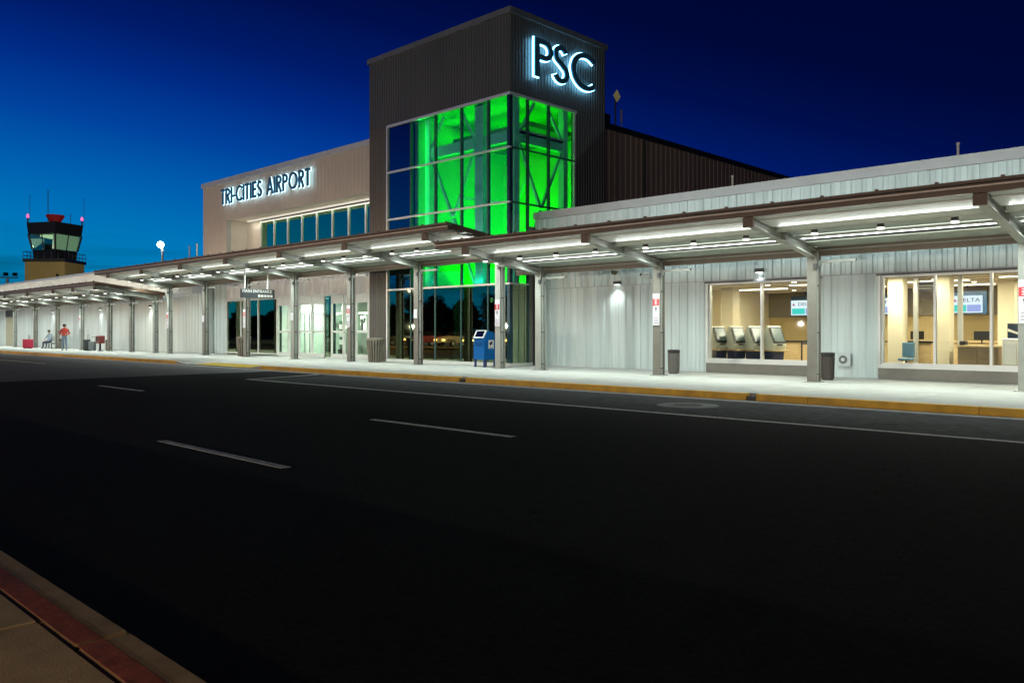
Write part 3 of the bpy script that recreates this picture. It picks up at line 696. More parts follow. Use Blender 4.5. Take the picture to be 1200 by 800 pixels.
def put_word(parent, word, o, rz, H, t, widths_total, stand, thick, halo_w, gap=.12):
    ws = [strokes(c, t)[0] if c != ' ' else .34 for c in word]
    base = sum(ws)+gap*(len(word)-1); sx = widths_total/(base*H); x = 0
    for c, w in zip(word, ws):
        if c != ' ':
            loc = (o[0]+(x*H*sx if rz == 0 else 0), o[1]+(x*H*sx if rz else 0), o[2])
            L1 = place('letter', letter_mesh(c, H, t, 0, stand, stand+thick, letter_face, 'letter'), parent, loc, rz)
            L1.scale = (sx, 1, 1)
            L2 = bpy.data.objects.new('backlight', letter_mesh(c, H, t, halo_w, stand-.03, stand-.004, halo2, 'backlight')); COL.objects.link(L2); L2.parent = L1
        x += w+gap
ps = thing('airport_code_sign', (XT, 24.7, 11.1), 'large navy letters PSC with a blue white halo on the dark tower', 'sign')
# three letters placed one by one like on the tower
for c, y0, zz0, hh, sx in (('P', 22.92, 11.06, 1.46, 1.25), ('S', 23.95, 11.08, 1.48, 1.16), ('C', 25.05, 11.12, 1.50, 1.22)):
    L1 = place('letter', letter_mesh(c, hh, .135, 0, .16, .24, letter_face, 'letter'), ps, (XT+.0, y0, zz0), R(90)); L1.scale = (sx, 1, 1)
    L2 = bpy.data.objects.new('backlight', letter_mesh(c, hh, .135, .028, .10, .156, halo, 'backlight')); COL.objects.link(L2); L2.parent = L1

# ------------------------------------------------------------------ entrance hall (tan, behind the tower)
YH = 22.6; ZH = 10.1
eh = thing('entrance_hall', (-35, 33, .1), 'tan ribbed entrance hall with a recessed strip of tall blue windows', 'building')
b = MB()
b.box(-47.55, -44.65, YH+.06, YH+.3, .1, ZH)                    # left pier
b.box(-44.65, XL-.01, YH+.06, YH+.3, 7.79, ZH)                  # head band
b.box(-44.65, XL-.01, YH+.06, YH+.3, 3.24, 5.0)                 # spandrel above the doors
b.build('wall', capm, eh)
rib_wall(eh, (-47.6, YH+.06, 7.80), 'x', XL+47.6, ZH-7.95, tanm, .93, .31, .016)
rib_wall(eh, (-47.6, YH+.06, 4.61), 'x', 2.95, 3.18, tanm, .98, .31, .016)
rib_wall(eh, (-46.2, YH+.06, .17), 'x', 1.55, 4.43, mat('silver ribbed cladding', (0, 0, 0)), .78, .3, .03)
MB().box(-47.68, XL-.01, YH-.05, YH+.34, ZH-.15, ZH+.12).box(-47.68, -47.3, YH+.345, 47, ZH-.15, ZH+.12).build('coping', capm, eh)
MB().box(-47.6, -47.35, YH+.31, 47, .1, ZH-.16).build('left_wall', tanm, eh)
MB().box(-47.3, -22.3, YH+1.5, 47, 9.6, 9.8).build('roof', dcapm, eh)
# recess
MB().box(-44.65, XL-.01, YH+.31, 24.05, 7.80, 7.9).build('recess_soffit', creamm, eh)
MB().box(-44.75, -44.66, YH+.31, 24.05, 5.0, 7.79).build('recess_side', creamm, eh)
MB().box(-44.65, -43.06, 23.92, 24.1, 5.0, 7.79).build('recess_back', creamm, eh)
MB().box(-44.65, XL-.01, YH+.31, 24.1, 4.9, 4.99).build('recess_floor', creamm, eh)
window_x(eh, [-43.0+1.43*i for i in range(10)], 5.1, 7.62, 23.92, g_sky, fw=.09, name='clerestory')
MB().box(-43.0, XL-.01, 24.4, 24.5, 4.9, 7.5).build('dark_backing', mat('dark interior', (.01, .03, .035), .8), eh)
MB().box(-43.0, XL-.01, 24.0, 24.3, 7.45, 7.62).build('blind_box', creamm, eh)
# right flank seen beyond the tower
XR = -22.0
MB().box(XR-.25, XR-.06, 27.6, 46.9, .1, 10.3).build('flank_wall', brownm, eh)
rib_wall(eh, (XR-.06, 27.6, 5.5), 'y', 19.2, 4.75, brownm, 1.2, .4, .04)
MB().box(XR-.3, XR+.06, 27.6, 46.95, 10.25, 10.5).build('flank_coping', mat('black coping', (.015, .018, .02), .5), eh)
MB().box(XR+.005, XR+.08, 31.4, 31.5, 5.5, 10.24).build('downpipe', darkgrey, eh)
# entrance level
rib_wall(eh, (-44.65, YH+.06, 3.26), 'x', XL-.02+44.65, 1.6, mat('pale ribbed metal', (.66, .68, .68), .4, .35, .05, .8), .92, .3, .02)
MB().box(-44.65, XL-.02, YH-.02, YH+.055, 3.20, 3.255).build('door_head', alu, eh)
window_x(eh, [-44.55, -42.9, -41.0, -39.05], .28, 3.14, YH+.04, g_mirror, whitef, fw=.07, name='sidelight')
def door(x0, x1, gm, label=None):
    f = MB().box(x0, x0+.07, YH, YH+.08, .16, 3.19).box(x1-.07, x1, YH, YH+.08, .16, 3.19).box(x0+.07, x1-.07, YH, YH+.08, 2.78, 3.19).box(x0+.07, x1-.07, YH, YH+.08, .16, .36).box(x0+.07, x1-.07, YH, YH+.08, 1.38, 1.48)
    d = f.build('door', whitef, eh)
    MB().box(x0+.07, x1-.07, YH+.035, YH+.045, .36, 1.38).build('pane', gm, d); MB().box(x0+.07, x1-.07, YH+.035, YH+.045, 1.48, 2.78).build('pane', gm, d)
    MB().box(x0+.085, x0+.115, YH-.06, YH-.03, 1.0, 1.9).box(x0+.085, x0+.115, YH-.03, YH, 1.05, 1.1).box(x0+.085, x0+.115, YH-.03, YH, 1.8, 1.85).build('handle', alu, d)
for a, c in ((-39.0, -37.92), (-37.9, -36.92), (-36.9, -35.72), (-35.7, -34.62), (-34.04, -33.0), (-32.96, -32.02), (-32.0, -31.0), (-30.98, -29.95)): door(a, c, g_door)
MB().box(-34.6, -34.06, YH+.03, YH+.045, .2, 3.15).build('dark_sidelight', g_mirror, eh)
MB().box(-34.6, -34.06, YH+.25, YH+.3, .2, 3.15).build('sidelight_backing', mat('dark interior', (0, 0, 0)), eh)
MB().box(-44.6, -29.95, YH+.31, 30, .08, .15).build('lobby_floor', mat('pale lobby floor', (.45, .45, .4), .3), eh)
lobw = mat('pale green lobby wall', (.68, .71, .65), .8, 0, .04, 1)
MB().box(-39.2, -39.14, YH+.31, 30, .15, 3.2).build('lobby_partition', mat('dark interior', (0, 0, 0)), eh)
MB().box(-39.135, -39.08, YH+.31, 30, .15, 3.2).build('lobby_side_wall', lobw, eh)
for k in range(4):
    y = 23.3+k*1.25
    MB().box(-39.07, -39.0, y, y+.08, .15, 2.5).box(-39.07, -39.0, y+.95, y+1.03, .15, 2.5).box(-39.07, -39.0, y+.08, y+.95, 2.4, 2.5).build('inner_door_frame', alu, eh)
    MB().box(-39.06, -39.04, y+.09, y+.94, .2, 2.39).build('inner_door_panel', mat('pale green panel', (.48, .58, .50), .4), eh)
MB().box(-39.08, -29.95, 28.4, 28.5, .15, 3.2).build('lobby_wall', lobw, eh)
MB().box(-30.05, -29.96, YH+.31, 28.4, .15, 3.2).build('lobby_wall', lobw, eh)
MB().box(-44.6, -29.95, YH+.31, 30, 3.22, 3.26).build('lobby_ceiling', mat('white ceiling', (.7, .72, .68), .8), eh)
MB().box(-44.6, -39.3, 25.4, 25.5, .15, 3.2).build('dim_wall', mat('dim lobby wall', (0, 0, 0)), eh)
for x, y in ((-43.55, 23.4), (-40.5, 23.6)):
    MB().tube((x, y, .15), (x, y, 3.2), .24, 18).build('lobby_column', mat('green lit column', (0, 0, 0)), eh)
light('POINT', 'sidelight_lamp', (-42.2, 23.25, 2.9), 6, (.5, 1, .6), eh, shadow_soft_size=.1)
for x in (-38, -35.6, -33.2, -31):
    MB().box(x-.5, x+.5, 24.6, 24.8, 3.18, 3.219).build('ceiling_tube', lens_w, eh)
    light('AREA', 'lobby_tube', (x, 24.7, 3.15), 170, (.95, 1, .92), eh, shape='RECTANGLE', size=1.0, size_y=.2)
for i, x in enumerate((-37.4, -36.1, -34.9, -33.5, -32.4)):
    MB().box(x-.03, x+.03, 25.55, 25.62, .15, 3.2).build('inner_frame', whitef, eh)
MB().box(-39.0, -30.1, 25.55, 25.61, 2.35, 2.45).build('inner_frame', whitef, eh)
t = thing('brochure_rack', (-36.7, 25.2, .15), 'dark brochure rack standing behind the sliding entrance doors', 'rack')
MB().box(-37.0, -36.45, 25.1, 25.3, .5, 2.0).build('rack_board', mat('dark green rack', (.06, .12, .08), .6), t)
for z in (.75, 1.15, 1.55): MB().box(-36.95, -36.5, 25.04, 25.095, z, z+.25).build('pocket', white, t)
MB().box(-37.0, -36.95, 25.0, 25.3, .15, .5).box(-36.5, -36.45, 25.0, 25.3, .15, .5).build('stand', black, t)
t = thing('hall_poster', (-35.3, 25.4, 1.4), 'dark lettered poster hanging inside the right sliding door', 'poster')
MB().box(-35.55, -35.05, 25.4, 25.43, 1.45, 2.25).build('poster_sheet', white, t); MB().box(-35.48, -35.3, 25.385, 25.398, 1.5, 2.1).box(-35.25, -35.1, 25.385, 25.398, 1.9, 2.15).build('poster_print', black, t)
sgn = thing('airport_name_sign', (-40, YH, 8.7), 'navy letters TRI-CITIES AIRPORT with a white halo on the tan wall', 'sign')
put_word(sgn, 'TRI-CITIES AIRPORT', (-44.85, YH-.02, 8.66), 0, .88, .15, 9.3, .14, .07, .022, gap=.13)
light('AREA', 'recess_wash', (-37, 23.6, 7.7), 60, (1, .93, .78), eh, shape='RECTANGLE', size=14, size_y=.1)
MB().box(-44, -30.2, 23.55, 23.65, 7.72, 7.79).build('recess_lamp', glow('recess lamp', (1, .93, .78), .8), eh)

# ------------------------------------------------------------------ west wing (far left)
ww = thing('west_wing', (-73, 26, .1), 'far pale terminal wing behind the columns on the left', 'building')
YWW = 22.05
palem = mat('pale wall cladding', (.60, .65, .63), .40, .4, .12, 2.2, stretch=(1, 1, .05))
MB().box(-130, -46.3, YWW+.02, YWW+.3, .1, 4.6).box(-130, -47.7, YWW+.02, YWW+.3, 4.6, 5.6).build('wall', capm, ww)
MB().box(-46.38, -46.29, YWW, YH+.05, .15, 4.6).build('return_wall', palem, ww)
MB().box(-130, -47.7, YWW+.3, 34, 5.2, 5.35).build('roof', dcapm, ww)
rib_wall(ww, (-83.2, YWW+.02, .17), 'x', 36.9, 3.5, palem, 1.2, .4, .022)
rib_wall(ww, (-130, YWW+.02, .17), 'x', 44.4, 3.5, palem, 2.4, .4, .022)
rib_wall(ww, (-130, YWW+.02, 3.7), 'x', 82.3, 1.92, mat('pale parapet', (.62, .62, .57), .5, .1, .05, .8), 2.4, .4, .022)
MB().box(-130, -47.7, YWW-.06, YWW+.34, 5.62, 5.78).build('coping', capm, ww)
MB().box(-85.5, -83.3, YWW-.03, YWW+.015, .17, 2.7).build('door', mat('beige door', (.32, .29, .2), .6), ww)
MB().box(-85.6, -83.25, YWW-.05, YWW+.015, 2.72, 3.3).build('louvre', darkgrey, ww)
sconce(-53.6, 3.0, YWW, 'small wall light on the pale wing just left of the raised canopy end')
sconce(-62.2, 3.0, YWW, 'wall light above the suitcases on the far pale wall')
sconce(-72.5, 3.0, YWW, 'farthest wall light on the pale wing, above the bench')
for x, lab in ((-50.2, 'thin white pipe rising above the roof left of the tan hall'), (-44.9, 'thin white pipe rising close to the tan hall corner')):
    y = 21.0 if x > -46 else 23
    t = thing('vent_pipe', (x, y, 5.0), lab, 'vent pipe'); z1 = 6.3 if x > -46 else 6.7
    MB().tube((x, y, 5.0), (x, y, z1), .04, 8).build('pipe', white, t); MB().tube((x, y, z1), (x, y, z1+.06), .055, 8).build('pipe_cap', white, t)

# ------------------------------------------------------------------ canopies
YF, YC = 17.0, 20.5
def zs_(y, dz): return 4.02-.125*(y-17.0)+dz       # underside
def canopy(name, label, x0, x1, cols, dz, gap_ok=True, lamp=170, cove=13):
    t = thing(name, ((x0+x1)/2, YC, .15), label, 'canopy')
    zt = 4.25+dz
    # fascia rail, band, clips
    f = MB().box(x0, x1, YF-.05, YF+.03, zt-.24, zt-.075).build('fascia', rust, t)
    MB().box(x0-.02, x1+.02, YF-.10, YF+.06, zt-.06, zt).build('gutter', rust, t)
    MB().box(x0, x1, YF-.095, YF-.052, zt-.135, zt-.11).build('trim_rail', mat('pale bronze rail', (.62, .52, .42), .35, .2), t)
    n = int((x1-x0)/1.12); cm = MB().box(-.03, .03, -.03, .03, 0, .04).mesh('clip', rust)
    for i in range(n+1): place('clip', cm, t, (x0+.1+i*(x1-x0-.2)/n, YF-.03, zt))
    # roof sheet
    MB().hexa([(x0, YF+.032, zt-.13), (x1, YF+.032, zt-.13), (x1, 20.95, zs_(20.95, dz)+.12), (x0, 20.95, zs_(20.95, dz)+.12),
               (x0, YF+.032, zt-.07), (x1, YF+.032, zt-.07), (x1, 20.95, zs_(20.95, dz)+.2), (x0, 20.95, zs_(20.95, dz)+.2)]).build('roof_sheet', soffg, t)
    # end trims
    for x in (x0, x1):
        MB().hexa([(x-.02, YF+.06, zt-.15), (x+.02, YF+.06, zt-.15), (x+.02, 20.95, zs_(20.95, dz)+.02), (x-.02, 20.95, zs_(20.95, dz)+.02),
                   (x-.02, YF+.06, zt-.01), (x+.02, YF+.06, zt-.01), (x+.02, 20.95, zs_(20.95, dz)+.23), (x-.02, 20.95, zs_(20.95, dz)+.23)]).build('end_trim', rust, t)
    # back beam
    MB().box(x0, x1, YC+.13, YC+.33, 3.38+dz, 3.58+dz).build('back_beam', mat('brown taupe beam', (.17, .135, .105), .5, .1, .1, 3), t)
    MB().box(x0, x1, YC+.05, YC+.41, 3.582+dz, 3.60+dz).build('beam_flange', taupe, t)
    # bays
    cs = sorted(cols); edges = [x0]+cs+[x1]
    for a, c in zip(edges[:-1], edges[1:]):
        A = a+(.12 if a in cs else .03); C = c-(.12 if c in cs else .03)
        if C-A < .7: continue
        def strip(y0, y1, m, nm, d=0, th=.03):
            MB().hexa([(A, y0, zs_(y0, dz)-d), (C, y0, zs_(y0, dz)-d), (C, y1, zs_(y1, dz)-d), (A, y1, zs_(y1, dz)-d),
                       (A, y0, zs_(y0, dz)-d+th), (C, y0, zs_(y0, dz)-d+th), (C, y1, zs_(y1, dz)-d+th), (A, y1, zs_(y1, dz)-d+th)]).build(nm, m, t)
        strip(YF+.08, YF+.32, soffw, 'soffit_panel')
        strip(YF+.36, YF+.98, soffw, 'soffit_panel', .03)
        strip(YF+1.02, YF+2.12, soffg, 'soffit_panel', -.01)
        strip(YF+2.16, YF+2.30, soffg, 'light_tray_edge', .03)
        strip(YF+2.74, YF+2.84, soffg, 'light_tray_edge', .03)
        zc_ = zs_(YF+1.10, dz)
        MB().box(A+.05, C-.05, YF+1.06, YF+1.16, zc_-.13, zc_-.10).box(A+.05, C-.05, YF+1.14, YF+1.16, zc_-.10, zc_+.0).build('cove_trough', soffg, t)
        light('AREA', 'cove_lamp', ((A+C)/2, YF+1.09, zc_-.085), cove*(C-A)/4.4, (.95, 1.0, .95), t, shape='RECTANGLE', size=(C-A)*.95, size_y=.04, rot=(R(-118), 0, 0))
        strip(YF+2.88, YC+.02, soffg, 'soffit_panel')
        zl = zs_(YF+2.53, dz)
        strip(YF+2.42, YF+2.62, lens_w, 'light_strip', -.02)
        light('AREA', 'strip_lamp', ((A+C)/2, YF+2.53, zl-.03), lamp*(C-A)/4.4, (.86, 1.0, .93), t, shape='RECTANGLE', size=(C-A)*.94, size_y=.30, spread=R(150), rot=(R(1), 0, 0))
        k = max(1, round((C-A)/1.6)); 
        for i in range(k):
            x = A+(C-A)*(i+.5)/k; y = YF+1.58; z = zs_(y, dz)
            d = MB().lathe([(0.001, 0), (.075, 0), (.075, -.10), (0.001, -.10)], 14, (x, y, z)).build('downlight', darkgrey, t)
            MB().lathe([(0.001, -.104), (.078, -.104), (.078, -.145), (0.001, -.145)], 14, (x, y, z)).build('lens', lens_s, d)
        MB().tube((A, YC-.02, 3.50+dz), (C, YC-.02, 3.50+dz), .015, 6).build('conduit', steel, t)
    # arms and columns
    for i, x in enumerate(cs):
        zb = lambda y: 3.83-(y-17.12)*.155+dz
        ztp = lambda y: zs_(y, dz)+.03
        y0, y1 = 17.14, 20.36
        a = MB().extx([(y0, zb(y0)+.03), (y1, zb(y1)+.03), (y1, ztp(y1)-.03), (y0, ztp(y0)-.03)], x-.012, x+.012)
        arm = a.build('arm', steel, t)
        MB().hexa([(x-.10, y0, zb(y0)), (x+.10, y0, zb(y0)), (x+.10, y1, zb(y1)), (x-.10, y1, zb(y1)), (x-.10, y0, zb(y0)+.028), (x+.10, y0, zb(y0)+.028), (x+.10, y1, zb(y1)+.028), (x-.10, y1, zb(y1)+.028)]).build('arm_flange', steel, arm)
        MB().hexa([(x-.10, y0, ztp(y0)-.028), (x+.10, y0, ztp(y0)-.028), (x+.10, y1, ztp(y1)-.028), (x-.10, y1, ztp(y1)-.028), (x-.10, y0, ztp(y0)), (x+.10, y0, ztp(y0)), (x+.10, y1, ztp(y1)), (x-.10, y1, ztp(y1))]).build('arm_flange', steel, arm)
        MB().box(x-.125, x+.125, 17.04, 17.135, 3.79+dz, zt-.245).build('arm_end_block', rust, t)
        MB().box(x-.005-.1, x+.1, 18.7, 18.72, zb(18.7)+.03, ztp(18.7)-.03).build('stiffener', steel, arm)
        top = 3.58+dz; cy = 20.5
        cb_ = MB().box(x-.125, x+.125, cy-.13, cy-.105, .17, top).box(x-.125, x+.125, cy+.105, cy+.128, .17, top).box(x-.01, x+.01, cy-.105, cy+.105, .17, top)
        co = cb_.build('column', taupe if i % 3 else steel, t)
        MB().box(x-.19, x+.19, cy-.19, cy+.19, .152, .17).build('base_plate', steel, co)
        MB().tube((x+.065, cy+.02, .17), (x+.065, cy+.02, top-.1), .04, 10).build('downspout', steel, co)
        MB().tube((x+.065, cy+.02, top-.1), (x+.065, cy-.5, top-.02), .03, 8).build('drain_elbow', steel, co)
        MB().box(x+.11, x+1.05, cy+.0, cy+.09, 3.18+dz, 3.25+dz).box(x+.11, x+.16, cy, cy+.09, 3.1+dz, 3.18+dz).build('bracket_bar', steel, t)
        MB().tube((x+.03, cy-.12, 3.25+dz), (x-.02, cy-.75, 3.75+dz), .015, 6).build('conduit', steel, t)
        MB().box(x+.06, x+.16, cy-.20, cy-.135, 3.02+dz, 3.16+dz).build('junction_box', darkgrey, co, bevel=.008)
        for z in (.35, 1.4, 2.6):
            MB().box(x+.015, x+.115, cy-.035, cy+.075, z, z+.03).build('pipe_strap', darkgrey, co)
    return t
canopy('right_canopy', 'lower canopy on tapered steel arms in front of the silver ticketing wing', -19.75, 9.5, [-18.5, -13.80, -9.10, -4.40, .30, 5.0], 0)
canopy('entrance_canopy', 'raised middle canopy with brown fascia along the main entrance', -48.9, -19.15, [-20.4-4.48*i for i in range(7)], .57)
canopy('far_canopy', 'low far canopy at the left running along the pale wing', -98, -49.0, [-49.25, -52.8, -56.4, -61.5, -66.6, -71.7, -77.0, -82.3, -87.6, -92.9], 0)

# unseen canopy-top lights added to brighten the walls above
def roof_wash(x0, x1, z, y, e, col, label):
    t = thing('added_wash_light', ((x0+x1)/2, y, z), label, 'wash light', 'unseen wash lights added on the canopy roofs')
    n = max(1, round((x1-x0)/4)); w = (x1-x0)/n
    for i in range(n):
        a, c = x0+i*w+.2, x0+(i+1)*w-.2
        MB().box(a, c, y-.06, y+.05, z-.08, z-.012).build('housing', darkgrey, t)
        light('AREA', 'wash', ((a+c)/2, y, z), e*(c-a)/4, col, t, shape='RECTANGLE', size=c-a-.1, size_y=.06, rot=(R(140), 0, 0))
roof_wash(-17.5, 9, 3.93, 20.75, 75, (.86, 1, .96), 'unseen wash light added on the lower right canopy roof to brighten the silver parapet')
roof_wash(-48, -22, 4.5, 20.75, 50, (1, .80, .58), 'unseen wash light added on the raised canopy roof to brighten the tan hall')
roof_wash(-97, -50, 3.93, 20.75, 60, (1, .97, .85), 'unseen wash light added on the far canopy roof to brighten the pale wing')

# ------------------------------------------------------------------ signs on columns
redm = mat('sign red', (.55, .03, .04), .5); sgw = mat('sign white', (.72, .70, .74), .5, 0, .03)
def col_sign(x, label, grp='notice plates on the canopy columns', z0=1.62, z1=2.55, y=20.5-.13):
    t = thing('column_sign', (x, y, z0), label, 'sign', grp)
    MB().box(x-.11, x+.11, y-.02, y-.004, z0, z1).build('plate', sgw, t)
    zr = z0+.58*(z1-z0)/.93
    MB().box(x-.105, x+.105, y-.026, y-.021, zr, zr+.2).build('red_square', redm, t)
    MB().box(x-.05, x+.05, y-.031, y-.027, zr+.03, zr+.05).box(x-.05, x+.05, y-.031, y-.027, zr+.09, zr+.11).box(x-.05, x+.05, y-.031, y-.027, zr+.15, zr+.17).box(x-.012, x+.012, y-.031, y-.027, zr+.051, zr+.149).build('symbol', sgw, t)
    MB().tube((x, y-.026, zr-.08), (x, y-.021, zr-.08), .03, 10).box(x-.012, x+.012, y-.026, y-.021, zr-.17, zr-.09).build('arrow', black, t)
    for i in range(3): MB().box(x-.07, x+.07, y-.024, y-.021, z0+.07+.07*i, z0+.09+.07*i).build('print_line', mat('sign print', (.35, .3, .4), .6), t)
col_sign(-13.80, 'red and white notice on the column nearest the small grey bin')
col_sign(-4.40, 'red and white notice on the column at the right edge of the picture')
col_sign(-20.40, 'red and white notice on the column beside the blue mailbox')
col_sign(-29.36, 'red and white notice on the column left of the big slatted bin')
col_sign(-38.32, 'red and white notice on the column under the hanging entrance sign')
col_sign(-47.28, 'red and white notice on the leftmost column of the raised canopy')
col_sign(-61.5, 'small far notice on the column right of the standing man')
def placard(x, lab):
    MB0 = MB().box(x-.09, x+.09, 20.34, 20.366, 1.95, 2.3)
    tag(MB0.build('placard', sgw, None), lab, 'sign', 'plain white placards on columns')
placard(-24.88, 'small white placard on the column right of the big slatted bin')
placard(-33.84, 'small white placard on the column in front of the sliding doors')
placard(-42.80, 'small white placard on the column left of the green sidelight window')

# hanging entrance sign (faces along the pavement)
hs = thing('hanging_sign', (-36.0, 19.83, 3.03), 'dark hanging sign reading MAIN ENTRANCE on two white rods', 'sign')
MB().box(-36.05, -35.97, 18.95, 20.70, 3.02, 3.45).build('board', mat('dark grey sign', (.045, .05, .055), .4), hs, bevel=.006)
for y in (19.15, 20.35): MB().tube((-36.01, y, 3.45), (-36.01, y, 4.59-.125*(y-17.0)), .035, 10).build('rod', white, hs)
me = text_mesh('MAIN ENTRANCE', .195, .004, white)
o = place('lettering', me, hs, (-35.962, 19.78, 3.335), 0); o.rotation_euler = (R(90), 0, R(90))
for i in range(5):
    MB().box(-35.968, -35.96, 19.82+i*.16, 19.94+i*.16, 3.07, 3.19).build('pictogram', white, hs, bevel=.003)

# ------------------------------------------------------------------ street furniture
# big slatted bins
def slat_bin(x, y, label, s=1.0):
    t = thing('slatted_bin', (x, y, .15), label, 'litter bin', 'tapered slatted litter bins')
    m = mat('weathered taupe slats', (.21, .185, .145), .7, 0, .2, 6)
    MB().lathe([(0.001, 0), (.22*s, 0), (.29*s, .88), (0.001, .88)], 24, (x, y, .17)).build('liner', black, t)
    n = 18
    sm = MB().hexa([(-.026*s, -.275*s, 0), (.026*s, -.275*s, 0), (.026*s, -.25*s, 0), (-.026*s, -.25*s, 0), (-.034*s, -.36*s, .9), (.034*s, -.36*s, .9), (.034*s, -.335*s, .9), (-.034*s, -.335*s, .9)]).mesh('slat', m)
    for i in range(n): place('slat', sm, t, (x, y, .17), 2*math.pi*i/n)
    MB().lathe([(.28*s, .9), (.37*s, .9), (.37*s, .99), (.30*s, 1.0), (.28*s, .9)], 28, (x, y, .17)).build('rim', m, t)
    return t
slat_bin(-28.0, 20.75, 'large tapered slatted bin between the doors and the dark tower glass')
slat_bin(-39.4, 20.9, 'slatted bin half hidden behind the column under the entrance sign')
def mesh_bin(x, y, label, m=None):
    t = thing('small_bin', (x, y, .15), label, 'litter bin', 'small perforated litter bins')
    m = m or mat('grey perforated metal', (.15, .145, .13), .5, .4, .1, 9)
    MB().lathe([(0.001, 0), (.15, 0), (.16, .05), (.17, .62), (0.001, .62)], 20, (x, y, .16)).build('drum', m, t)
    for i in range(20):
        a = 2*math.pi*i/20; MB().bar((x+.163*math.cos(a), y+.163*math.sin(a), .21), (x+.176*math.cos(a), y+.176*math.sin(a), .76), .012, .012).build('rib', m, t)
    MB().lathe([(0.001, .64), (.18, .62), (.19, .64), (.185, .72), (.12, .73), (0.001, .70)], 20, (x, y, .16)).build('lid', black, t)
mesh_bin(-14.0, 21.6, 'small grey round bin just right of the column with the red notice')
mesh_bin(-9.22, 21.6, 'small dark bin directly behind the column between the two windows', mat('dark bronze metal', (.07, .06, .055), .4, .4))
mesh_bin(-56.9, 20.6, 'far small bin right of the suitcases')
mesh_bin(-66.0, 20.6, 'far small bin between the bench and the standing man')

# mailbox
mbx = thing('mailbox', (-21.6, 20.95, .15), 'blue street mailbox with a white framed chute on four short legs', 'mailbox')
blue = mat('postal blue paint', (.001, .10, .33), .55, 0, .06, 5, spec=.15)
dblue = mat('dark blue recess', (.002, .004, .02), .9, spec=0)
X0, X1, Ya, Yb = -21.92, -21.36, 20.65, 21.27
prof = [(Ya, .42), (Yb, .42), (Yb, 1.22)]+[(Ya+.27+.35*math.cos(R(a)), 1.22+.24*math.sin(R(a))) for a in (15, 30, 50, 70, 90)]+[(Ya+.16, 1.46), (Ya, 1.20)]
MB().extx(prof, X0, X1).build('mailbox_body', blue, mbx, bevel=.008)
for x in (X0+.05, X1-.05):
    for y in (Ya+.05, Yb-.05): MB().box(x-.03, x+.03, y-.03, y+.03, .15, .43).build('leg', mat('dark leg blue', (.004, .03, .16), .4), mbx)
# chute: sloped face from (Ya,1.20) to (Ya+.16,1.46)
def slope(u, v, out): # u along x, v 0..1 up the slope
    return (u, Ya+.16*v-out*.85, 1.20+.26*v+out*.52)
def slab_on(u0, u1, v0, v1, o0, o1):
    return [slope(u0, v0, o0), slope(u1, v0, o0), slope(u1, v1, o0), slope(u0, v1, o0), slope(u0, v0, o1), slope(u1, v0, o1), slope(u1, v1, o1), slope(u0, v1, o1)]
b = MB().hexa(slab_on(X0+.02, X1-.02, -.02, .07, .003, .05)).hexa(slab_on(X0+.02, X1-.02, .945, 1.0, .003, .05)).hexa(slab_on(X0+.02, X0+.055, .08, .94, .003, .05)).hexa(slab_on(X1-.055, X1-.02, .08, .94, .003, .05))
b.build('chute_frame', white, mbx); MB().hexa(slab_on(X0+.056, X1-.056, .075, .94, .003, .012)).build('chute', dblue, mbx)
MB().box(X1+.002, X1+.008, 20.86, 21.13, .82, 1.13).build('logo_panel', white, mbx)
MB().add([(X1+.012, 20.89, 1.02), (X1+.012, 21.0, 1.09), (X1+.012, 21.1, 1.08), (X1+.012, 21.02, 1.03), (X1+.012, 21.1, .99), (X1+.012, 21.0, .97), (X1+.012, 20.95, .90), (X1+.012, 20.92, .97)], [(0, 1, 2, 3, 4, 5, 6, 7)]).box(X1+.009, X1+.012, 20.9, 21.09, .845, .865).build('eagle_mark', black, mbx)
MB().box(X0+.06, X1-.06, Ya-.006, Ya-.001, .9, 1.05).build('label_plate', mat('label blue', (.001, .06, .2), .5, spec=.1), mbx)
MB().tube((X1-.02, Yb+.01, 1.0), (X1+.06, Yb+.02, 1.02), .02, 8).build('hasp', alu, mbx)

